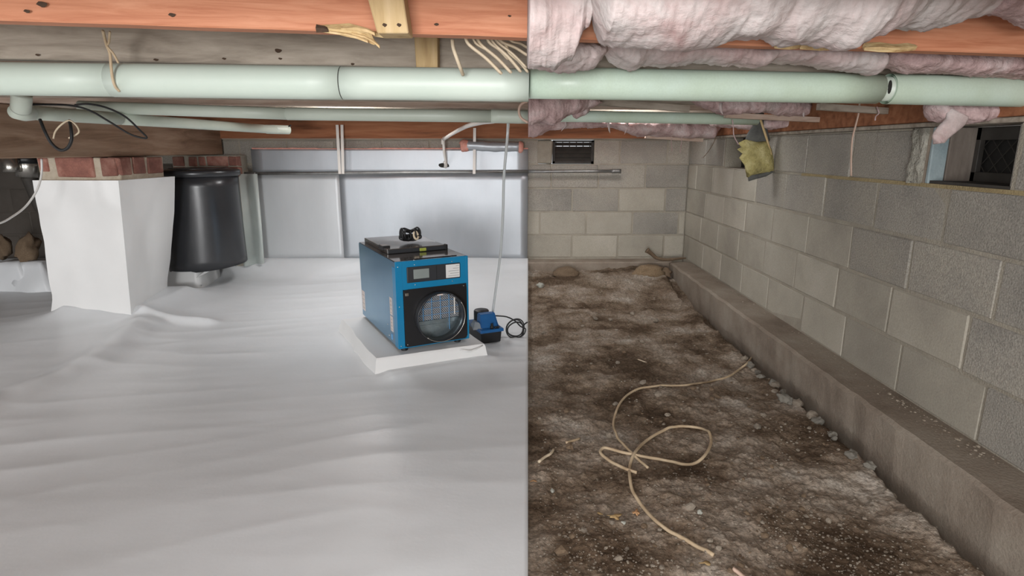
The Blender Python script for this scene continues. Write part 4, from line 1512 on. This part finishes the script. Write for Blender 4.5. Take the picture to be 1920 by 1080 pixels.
batt('insulation_batt', [(1098, -150, 40, 1.10, .09), (1130, -150, 74, 1.12, .12), (1180, -150, 86, 1.14, .13), (1300, -140, 92, 1.15, .13), (1400, -140, 90, 1.17, .13), (1460, -140, 74, 1.19, .13),
                         (1530, -140, 70, 1.21, .12), (1585, -140, 86, 1.22, .12), (1640, -140, 66, 1.23, .11), (1720, -140, 50, 1.25, .10), (1800, -140, 36, 1.27, .10), (1850, -140, 26, 1.28, .08), (1892, -140, 0, 1.29, .05)],
     M['pink'], 'biggest pale pink insulation batt sagging over the front joist at top right', n=260, mseg=44)
batt('insulation_batt', [(991, -150, 128, 1.20, .13), (1040, -150, 130, 1.21, .13), (1075, -140, 112, 1.20, .12), (1100, -130, 60, 1.18, .10), (1118, -120, 15, 1.16, .07)], M['pink'],
     'pale pink insulation lump at the top beside the finished half, drooping to the pipe', seed=3, blunt0=True, n=90, mseg=44, lump=.022)
batt('insulation_batt', [(991, 70, 132, 1.47, .06), (1060, 80, 134, 1.47, .07), (1110, 84, 128, 1.47, .06), (1140, 88, 100, 1.48, .03)], M['pink'],
     'pale pink insulation pad resting on the thick pipe beside the finished half', seed=5, blunt0=True, n=70)
batt('insulation_batt', [(1868, -140, 30, 1.24, .06), (1900, -140, 38, 1.25, .08), (1990, -140, 60, 1.27, .09), (2060, -140, 60, 1.3, .06)], M['pink_dusty'],
     'dusty pink insulation lump in the top right corner over the orange joist', seed=9, n=70)
batt('insulation_batt', [(1128, 80, 100, 1.56, .05), (1150, 78, 116, 1.57, .07), (1185, 78, 126, 1.58, .07), (1215, 80, 116, 1.59, .07), (1300, 84, 113, 1.61, .07), (1380, 86, 118, 1.62, .07), (1425, 88, 130, 1.63, .07),
                         (1450, 88, 116, 1.64, .07), (1520, 90, 122, 1.65, .07), (1600, 94, 132, 1.66, .07), (1640, 96, 141, 1.66, .07), (1662, 96, 118, 1.67, .04)], M['pink'],
     'pink insulation strip between the front joist and the thick pipe', seed=12, n=220, lump=.012, blunt1=False)
batt('insulation_batt', [(1650, 96, 116, 1.70, .05), (1700, 98, 134, 1.71, .07), (1780, 100, 137, 1.73, .07), (1860, 104, 139, 1.74, .07), (1960, 108, 148, 1.76, .07)], M['pink_dusty'],
     'greyish pink insulation strip over the right end of the thick pipe', seed=15, n=130, lump=.012)
batt('insulation_batt', [(991, 176, 234, 2.60, .09), (1030, 176, 228, 2.62, .10), (1075, 176, 214, 2.65, .09), (1110, 180, 204, 2.68, .06), (1130, 186, 198, 2.68, .03)], M['pink_dusty'],
     'dusty pink insulation hanging behind the thick pipe beside the finished half', seed=18, blunt0=True, n=90, lump=.018)
batt('insulation_batt', [(1066, 186, 212, 3.00, .04), (1080, 182, 226, 3.02, .06), (1096, 182, 218, 3.02, .06), (1108, 188, 206, 3.02, .04)], M['pink_dusty'],
     'small pink insulation tuft drooping over the thinner green pipe', seed=20, n=50, lump=.014)
batt('insulation_batt', [(1290, 178, 192, 2.80, .04), (1330, 180, 206, 2.82, .06), (1360, 182, 214, 2.84, .06), (1420, 184, 212, 2.86, .07), (1470, 186, 214, 2.88, .06), (1508, 190, 216, 2.9, .05), (1522, 192, 204, 2.9, .03)], M['pink_dusty'],
     'dusty pink insulation strip above the open end of the green pipe', seed=23, n=110, lump=.016)
batt('insulation_batt', [(991, 222, 254, 4.25, .10), (1040, 224, 246, 4.28, .10), (1090, 224, 238, 4.3, .08), (1140, 226, 240, 4.32, .08), (1200, 226, 252, 4.35, .10), (1270, 228, 258, 4.38, .10), (1335, 230, 260, 4.4, .10), (1352, 232, 246, 4.4, .04)],
     M['pink_dusty'], 'dusty pink insulation drooping below the joists near the back wall', seed=26, n=150, lump=.020, blunt0=True)
batt('insulation_batt', [(1330, 224, 236, 3.7, .06), (1400, 224, 242, 3.6, .06), (1440, 222, 244, 3.5, .06), (1475, 222, 240, 3.4, .06), (1510, 222, 232, 3.4, .03)], M['pink_dusty'],
     'dusty pink insulation behind the hanging yellow piece by the right wall', seed=29, n=80, lump=.012)
batt('insulation_batt', [(1740, 190, 212, 1.98, .05), (1770, 192, 232, 1.98, .06), (1800, 194, 234, 1.98, .07), (1850, 196, 232, 1.98, .07), (1900, 198, 234, 1.98, .07), (1960, 200, 236, 1.98, .06)], M['pink_dusty'],
     'dusty pink insulation packed over the right wall vent', seed=33, n=110, lump=.018)
# drooping flap in front of the vent
bm = bmesh.new()
prev = None
for q in range(26):
    t = q / 25
    c = at(1798 - 40 * t + 4 * math.sin(t * 6), 212 + 56 * t, Y=1.93)
    wd = (.034 - .012 * t) * (1 if t < .85 else (1 - t) / .15 + .1)
    r = []
    for k in range(14):
        a = 2 * math.pi * k / 14
        p = c + Vector((math.cos(a) * wd, math.sin(a) * .016, -.4 * math.cos(a) * wd))
        p += Vector((1, .6, .6)) * (.010 * nz(p.x, p.y, p.z, 30, 3))
        r.append(bm.verts.new(p))
    if prev:
        for e in range(14):
            bm.faces.new((prev[e], prev[(e + 1) % 14], r[(e + 1) % 14], r[e]))
    else:
        bm.faces.new(r)
    prev = r
bm.faces.new(prev[::-1])
tag(finish('insulation_flap', bm, M['pink'], None, True), 'pale pink insulation flap dangling in front of the right wall vent', 'insulation', 'sagging pink insulation')

# wisps that hang from the lower edges of the batts
def tuft(parent, px, py, ln, Y, r=.008, lean=4, seed=0):
    pts = [at(px, py - 12, Y=Y), at(px + 1, py, Y=Y), at(px + lean * .6, py + ln * .6, Y=Y - .004), at(px + lean, py + ln, Y=Y)]
    rr = [r * 1.6, r * 1.2, r * .7, r * .15]
    bm = bmesh.new()
    bm_tube(bm, pts, rr, 8, flat=.6)
    bmesh.ops.subdivide_edges(bm, edges=bm.edges[:], cuts=1)
    for v in bm.verts:
        v.co += Vector((1, .5, .6)) * .004 * noise.noise(v.co * 90)
    finish('wisp', bm, M['pink'], parent, True)


B = [o for o in bpy.data.objects if o.name.startswith('insulation_batt')]
B.sort(key=lambda o: o.name)
for bi, px, py, ln, Y, r, lean in ((8, 1350, 206, 10, 2.78, .010, 6), (8, 1505, 208, 12, 2.86, .009, 3), (9, 1060, 236, 10, 4.2, .012, -8), (9, 1140, 236, 14, 4.25, .012, 4), (9, 1175, 240, 12, 4.27, .012, -4)):
    tuft(B[bi], px, py, ln, Y, r, lean)

# loose strands
for pts, Y, r, lab in (([(1257, 222), (1258, 250), (1259, 268), (1260, 284)], 4.36, .004, 'left one of two pink strands hanging before the back wall corner'),
                       ([(1277, 232), (1278, 258), (1277, 272), (1275, 287)], 4.38, .004, 'right one of two pink strands hanging before the back wall corner'),
                       ([(1373, 224), (1375, 240), (1376, 254), (1383, 268), (1385, 271)], 3.1, .005, 'short pink strand hanging from the green pipe end'),
                       ([(1612, 190), (1610, 212), (1603, 240), (1598, 262), (1596, 295), (1596, 330)], 2.5, .006, 'long pinkish tape strand hanging against the right wall'),
                       ([(1346, 232), (1344, 250), (1338, 268), (1328, 284), (1318, 296)], 4.38, .004, 'dark dry root strand hanging beside the back corner'),
                       ([(1644, 200), (1648, 212), (1642, 218), (1641, 226)], 2.43, .004, 'tiny pink wisp under the joist near the pipe gap')):
    tag(tube('hanging_strand', [at(x, y, Y=Y) for x, y in pts], r, (M['cord_pinkish'] if 'tape' in lab else M['pink_dusty']) if 'root' not in lab else M['stone_brown'], None, 6, 4, flat=.5), lab, 'strand', 'strands hanging in the bare half')

# yellow insulation piece with its facing
yp = empty('yellow_insulation', (1.33, 3.3, 1.1))
tag(yp, 'yellow insulation scrap with grey facing dangling by the right wall', 'insulation')


def slab(name, outline, Y, th, m, root, amp=.01, sub=5, seed=0):
    bm = bmesh.new()
    f = [at(px, py, Y=Y) for px, py in outline]
    cen = sum(f, Vector()) / len(f)
    rings = []
    for s in (0.0, .35, .65, .85, 1.0):
        rings.append([cen.lerp(p, s) for p in f])
    fr = [[bm.verts.new(p + Vector((0, -th * (1 - (s ** 3) * .8) + amp * nz(p.x + seed, p.z, 0, 22, 3), amp * .6 * nz(p.x, p.z + seed, 3, 30, 2)))) for p in rg] for s, rg in zip((0, .35, .65, .85, 1), rings)]
    bk = [[bm.verts.new(p + Vector((0, th * .5, 0))) for p in rg] for rg in rings]
    n = len(f)
    for g in (fr, bk):
        for q, w_ in zip(g[1:], g[2:]):
            for k in range(n):
                bm.faces.new((q[k], q[(k + 1) % n], w_[(k + 1) % n], w_[k]))
        for k in range(n):
            bm.faces.new((g[0][k], g[1][k], g[1][(k + 1) % n]))
    for k in range(n):
        bm.faces.new((fr[-1][k], fr[-1][(k + 1) % n], bk[-1][(k + 1) % n], bk[-1][k]))
    bmesh.ops.remove_doubles(bm, verts=bm.verts[:], dist=1e-5)
    return pchild(finish(name, bm, m, None, True), root)


slab('facing', [(1419, 200), (1430, 200), (1438, 240), (1444, 262), (1440, 270), (1418, 268), (1396, 268), (1402, 250), (1412, 236)], 3.49, .014, M['paper'], yp)
slab('fibre', [(1398, 262), (1418, 266), (1440, 264), (1446, 280), (1450, 300), (1452, 318), (1440, 324), (1420, 330), (1402, 332), (1398, 310), (1388, 296), (1394, 288), (1384, 280), (1392, 276), (1386, 268)], 3.48, .035, M['yellow'], yp, .02)
slab('facing', [(1402, 328), (1422, 326), (1444, 320), (1452, 322), (1436, 331), (1420, 335), (1404, 340)], 3.475, .012, M['paper'], yp, .004)
bm = bmesh.new()
a, b = at(1426, 224, Y=3.46), at(1447, 290, Y=3.46)
bm_tube(bm, [a, a.lerp(b, .5), b], [.006, .0065, .003], 6)
pchild(finish('lath', bm, M['wood_tan']), yp)

# loose laths under the joists
for i, (x0, y0, x1, y1, Y, h, lab) in enumerate(((1105, 190, 1292, 204, 2.75, .014, 'long grey lath across the joists just below the thick pipe'),
                                                 (1360, 216, 1600, 228, 2.95, .012, 'greyish lath under the insulation above the green pipe end'),
                                                 (1536, 200, 1690, 210, 2.40, .012, 'short pale lath below the pipe gap'),
                                                 (1210, 256, 1318, 263, 4.5, .012, 'pale lath fragment low at the back corner'))):
    a, b = at(x0, y0, Y=Y), at(x1, y1, Y=Y + .1)
    bm = bmesh.new()
    d = (b - a)
    pts = []
    for p in (a, b):
        pts += [p + Vector((0, -.012, -h)), p + Vector((0, .022, -h)), p + Vector((0, .022, h)), p + Vector((0, -.012, h))]
    bm_poly(bm, pts, [(0, 1, 2, 3), (7, 6, 5, 4), (0, 4, 5, 1), (1, 5, 6, 2), (2, 6, 7, 3), (3, 7, 4, 0)])
    tag(finish('wood_lath', bm, M['wood_pink' if i % 2 else 'wood_grey']), lab, 'lath', 'loose laths under the joists')

# ------------------------------------------------------------------ things lying on the dirt
def ground_at(px, py, up=0.0):
    z = 0.0
    for _ in range(6):
        p = at(px, py, Z=z)
        z = gz(p.x, p.y) + up
    return at(px, py, Z=z)


def ground_cord(name, pix, r, m, label, lift=()):
    pts = [ground_at(x, y, r * 0.9) for x, y in pix]
    sm_ = catmull(pts, 7)
    out = []
    for i, p in enumerate(sm_):
        g_ = gz(p.x, p.y) + r * .8
        out.append(Vector((p.x, p.y, max(g_, p.z))))
    for _ in range(2):
        out = [out[0]] + [(a + b * 2 + c_) / 4 for a, b, c_ in zip(out, out[1:], out[2:])] + [out[-1]]
    bm = bmesh.new()
    bm_tube(bm, out, r, 8)
    return tag(finish(name, bm, m, None, True), label, 'cord')


ground_cord('ground_cord', [(1411, 667), (1402, 680), (1388, 691), (1368, 705), (1330, 717), (1290, 722), (1255, 724), (1205, 727), (1180, 738), (1163, 755), (1154, 776), (1150, 798), (1158, 822), (1181, 846), (1199, 864), (1215, 877)],
            .0050, M['cord'], 'long tan cord curving over the dirt from the footing')
ground_cord('ground_cord', [(1194, 886), (1173, 879), (1146, 866), (1129, 853), (1126, 845), (1137, 840), (1170, 849), (1205, 856), (1241, 862), (1276, 870), (1300, 870), (1318, 858), (1330, 840), (1333, 822), (1321, 806), (1294, 800),
                            (1264, 801), (1238, 810), (1211, 827), (1190, 849), (1181, 873), (1181, 896), (1187, 923), (1205, 950), (1229, 976), (1261, 1000), (1300, 1021), (1338, 1041)],
            .0058, M['cord'], 'looped pale tan cord on the dirt nearest the camera')

variants = [rock_mesh('pebble', s, m, .42, .62, 1 if s < 3 else 2) for s, m in ((1, M['stone']), (2, M['stone']), (3, M['stone_brown']), (4, M['stone']), (5, M['stone_brown']), (6, M['stone']))]
NAMED = [(1143, 819, .018, 'stone', 'rounded grey stone beside the bend of the long tan cord'), (1541, 768, .034, 'stone_pale', 'biggest pale broken stone lying against the footing'),
         (1578, 788, .038, 'stone_blue', 'bluish grey crumbled lump just below the biggest pale stone'), (1606, 812, .034, 'stone_brown', 'dark crumbly clod beside the footing below the bluish lump'),
         (1337, 604, .034, 'stone_brown', 'squarish brown stone in the gap along the footing'), (1326, 592, .030, 'stone_brown', 'round dark stone in the footing gap above the squarish one'),
         (1349, 616, .022, 'stone_brown', 'small brown stone in the footing gap below the squarish one'), (1404, 655, .034, 'stone', 'flat grey stone just above the end of the long cord'),
         (1840, 1012, .060, 'stone_pale', 'large whitish lump at the footing in the lower right corner'), (1905, 1062, .045, 'stone_brown', 'brown clod at the footing in the very lower right corner'),
         (1062, 772, .014, 'stone_brown', 'brown pebble left of the long cord bend'), (1068, 840, .017, 'stone_brown', 'tan flattened clod left of the looped cord'),
         (1052, 1036, .022, 'stone_brown', 'low brown clod near the liner edge at the bottom'), (1295, 952, .017, 'stone', 'grey oblong stone right of the looped cord'),
         (1312, 962, .010, 'stone_pale', 'small white stone tip beside the grey oblong stone'), (1420, 802, .018, 'stone', 'grey stone on the flat dirt right of the cord loop'),
         (1230, 602, .018, 'stone', 'grey stone in the middle of the dirt, mid distance'), (1204, 642, .014, 'stone', 'small pale stone mid floor above the cord'),
         (1186, 590, .020, 'stone', 'grey crumbly stone left of the mid floor stone'), (1013, 537, .030, 'stone_pale', 'whitish lump on the dirt near the liner far back'),
         (1036, 922, .009, 'stone_pale', 'tiny white pebble near the liner edge low down'), (1470, 752, .030, 'stone_blue', 'bluish crumble at the trench edge above the biggest pale stone'),
         (1500, 745, .026, 'stone_blue', 'bluish crumble touching the footing left of the pale stone'), (1450, 722, .026, 'stone_blue', 'long bluish crumble beside the footing further back'),
         (1418, 690, .020, 'stone', 'grey stone just right of the long cord end')]
for i, (px, py, s, mk, lab) in enumerate(NAMED):
    p = ground_at(px, py)
    me = rock_mesh('rock', 20 + i, M[mk], .45 if 'crumb' not in lab else .6, .7, 3 if s > .025 else 2)
    if s > .025 and 'squarish' not in lab:
        for v in me.vertices:
            v.co += v.co.normalized() * .10 * noise.noise(v.co * 5)
    o = link_mesh('rock', me, (p.x, p.y, p.z + s * .3), (random.uniform(-.3, .3), random.uniform(-.3, .3), random.uniform(0, 6)), (s, s, s))
    tag(o, lab, 'rock', 'stones on the dirt floor')
rc = random.Random(3)
cm = [rock_mesh('crumble', 60 + q, M['stone_blue' if q % 3 else 'stone'], .55, .75, 2) for q in range(5)]
for i in range(26):
    y = 1.75 + 1.25 * (i + rc.random()) / 26
    x = 1.272 + rc.uniform(-.035, .03)
    q = rc.uniform(.010, .024)
    o = link_mesh('crumble', cm[i % 5], (x, y, gz(x, y) + q * .3), (rc.uniform(-.4, .4), rc.uniform(-.4, .4), rc.uniform(0, 6)), (q, q * 1.25, q))
    tag(o, 'grey crumbly lump along the dark gap beside the concrete footing', 'rock', 'crumbly lumps along the footing gap')
rng = random.Random(21)
cnt = 0
while cnt < 270:
    px = rng.uniform(995, 1900)
    py = 520 + (1078 - 520) * rng.random() ** 0.7
    p = ground_at(px, py)
    if p.x > 1.27 or p.x < seam(p.y) + .03:
        continue
    if nz(p.x, p.y, 7, 2.6, 2) < rng.uniform(-.5, .35):
        continue
    s = .0035 + .009 * rng.random() ** 2.2
    if p.y > 2.3:
        s *= 1.5
    o = link_mesh('pebble', variants[cnt % 6], (p.x, p.y, gz(p.x, p.y) + s * .25), (rng.uniform(-.4, .4), rng.uniform(-.4, .4), rng.uniform(0, 6)), (s, s, s))
    tag(o, 'small pebble scattered on the bare dirt floor', 'pebble', 'small pebbles on the dirt floor')
    cnt += 1
# fine gravel that nobody could count
V, Fc = [], []
ico = bmesh.new()
bmesh.ops.create_icosphere(ico, subdivisions=1, radius=1.0)
iv = [v.co.copy() for v in ico.verts]
ifc = [[v.index for v in f.verts] for f in ico.faces]
ico.free()
k = 0
while k < 3200:
    px = rng.uniform(992, 1915)
    py = 510 + (1085 - 510) * rng.random() ** 0.6
    p = at(px, py, Z=0)
    if p.x > 1.27 or p.x < seam(p.y) + .02 or p.y > 4.6:
        continue
    if nz(p.x, p.y, 17, 3.1, 3) < rng.uniform(-.75, .6):
        continue
    s = (.0013 + .0035 * rng.random() ** 3) * (1 + .35 * max(0, p.y - 1.6))
    z = gz(p.x, p.y) + s * .3
    b0 = len(V)
    q = rng.uniform(0, 6)
    cq, sq = math.cos(q), math.sin(q)
    for c in iv:
        kx = 1 + .35 * noise.noise(c * 2 + Vector((k, 0, 0)))
        V.append((p.x + s * kx * (c.x * cq - c.y * sq), p.y + s * kx * .8 * (c.x * sq + c.y * cq), z + s * .7 * c.z))
    Fc += [tuple(b0 + i for i in f) for f in ifc]
    k += 1
me = bpy.data.meshes.new('gravel')
me.from_pydata(V, [], Fc)
me.materials.append(M['stone'])
o = bpy.data.objects.new('gravel', me)
COL.objects.link(o)
tag(o, 'fine pale gravel crumbs strewn over the bare dirt', 'gravel', None, 'stuff')
# crumbs on the footing ledge
V, Fc = [], []
for k in range(280):
    y = 1.3 + 3.5 * rng.random() ** 1.2
    if rng.random() < .5:
        y = rng.gauss(1.95, .16)
    x = XW - .012 - abs(rng.gauss(0, .035))
    if x < FX + .015:
        continue
    s = .0014 + .006 * rng.random() ** 4
    b0 = len(V)
    for c in iv:
        kx = 1 + .4 * noise.noise(c * 2 + Vector((k, 5, 0)))
        V.append((x + s * kx * c.x, y + s * kx * 1.2 * c.y, FZ + s * .4 + s * .6 * c.z))
    Fc += [tuple(b0 + i for i in f) for f in ifc]
me = bpy.data.meshes.new('crumbs')
me.from_pydata(V, [], Fc)
me.materials.append(M['stone'])
o = bpy.data.objects.new('crumbs', me)
COL.objects.link(o)
tag(o, 'mortar crumbs lying along the concrete footing ledge', 'crumbs', None, 'stuff')


# leaves and scraps
def leaf(px, py, s, m, label, rot, seed, lobes=5):
    p = ground_at(px, py)
    bm = bmesh.new()
    n = 20
    c = bm.verts.new((0, 0, .25 * s))
    c2 = bm.verts.new((0, 0, .18 * s))
    up, dn = [], []
    for k in range(n):
        a = 2 * math.pi * k / n
        r = s * (.75 + .25 * math.cos(lobes * a) + .15 * noise.noise(Vector((a, seed, 0))))
        z = .18 * s * math.sin(2 * a + seed)
        up.append(bm.verts.new((r * math.cos(a), .6 * r * math.sin(a), z + .1 * s)))
        dn.append(bm.verts.new((r * math.cos(a), .6 * r * math.sin(a), z + .04 * s)))
    for k in range(n):
        bm.faces.new((c, up[k], up[(k + 1) % n]))
        bm.faces.new((c2, dn[(k + 1) % n], dn[k]))
        bm.faces.new((up[k], dn[k], dn[(k + 1) % n], up[(k + 1) % n]))
    o = finish('dry_leaf', bm, m, None, True)
    o.location = (p.x, p.y, gz(p.x, p.y) + .006)
    o.rotation_euler = (0, .1, rot)
    tag(o, label, 'leaf', 'leaves and scraps on the dirt')


leaf(1152, 972, .026, M['leaf'], 'curled dry leaf left of the looped cord near the bottom', .3, 1)
leaf(1192, 965, .022, M['orange_bit'], 'orange brown leaf touching the looped cord near the bottom', 1.2, 2)
leaf(1125, 967, .012, M['leaf'], 'small dry leaf scrap left of the curled leaf', 2.2, 3, 3)
leaf(1170, 982, .014, M['stone_pale'], 'pale grey leaf scrap just below the curled leaf', .9, 4, 3)
leaf(1000, 904, .013, M['orange_bit'], 'small orange scrap on the dirt at the liner edge', .2, 5, 2)
leaf(1321, 1060, .017, M['leaf'], 'pale yellow chip on the dirt at the bottom edge', .1, 6, 2)
for pix, r, lab, m in (([(1010, 866), (1022, 857), (1032, 851), (1038, 843)], .0055, 'forked pale twig on the dirt near the liner edge', 'cord_cream'),
                       ([(1196, 674), (1207, 678), (1217, 682)], .0035, 'short thin pale stick in the middle of the dirt', 'cord_cream'),
                       ([(1061, 830), (1075, 826), (1087, 822)], .005, 'short tan stick left of the long cord bend', 'cord'),
                       ([(1374, 1066), (1385, 1074), (1396, 1084)], .006, 'reddish stick end at the bottom edge of the dirt', 'cord_pinkish')):
    tag(tube('twig', [ground_at(x, y, r) for x, y in pix], r, M[m], None, 6, 4), lab, 'twig', 'twigs on the dirt floor')

# debris in the far corner
br_ = [at(1213, 469, Y=4.95), at(1222, 476, Y=4.95), at(1232, 484, Y=4.93), at(1250, 487, Y=4.92), at(1272, 485, Y=4.95), at(1286, 484, Y=4.97)]
tag(tube('branch', br_, [.026, .022, .020, .018, .018, .017, .017, .016, .016, .016, .015, .015, .015, .014, .014, .014, .013, .013, .012, .012, .012, .012, .011, .011, .011, .010, .010, .009, .008, .007, .006], M['stone_brown'], None, 8, 6),
    'bent brown branch lying in the far corner on the footing', 'branch')
for px, py, s, mk, lab in ((1216, 497, .13, 'tan_clod', 'tan crumbly clod under the branch in the far corner'), (1246, 503, .07, 'stone_brown', 'brown clod right of the tan one in the far corner'),
                           (1062, 492, .10, 'stone_brown', 'low brown dirt heap against the back footing')):
    p = at(px, py, Y=4.85)
    me = rock_mesh('dirt_clod', int(px), M[mk], .5, .55, 3)
    for v in me.vertices:
        v.co += v.co.normalized() * .12 * noise.noise(v.co * 4)
    tag(link_mesh('dirt_clod', me, (p.x, p.y, gz(p.x, p.y) + .02), (0, 0, px), (s, s * .8, s * .85)), lab, 'clod')
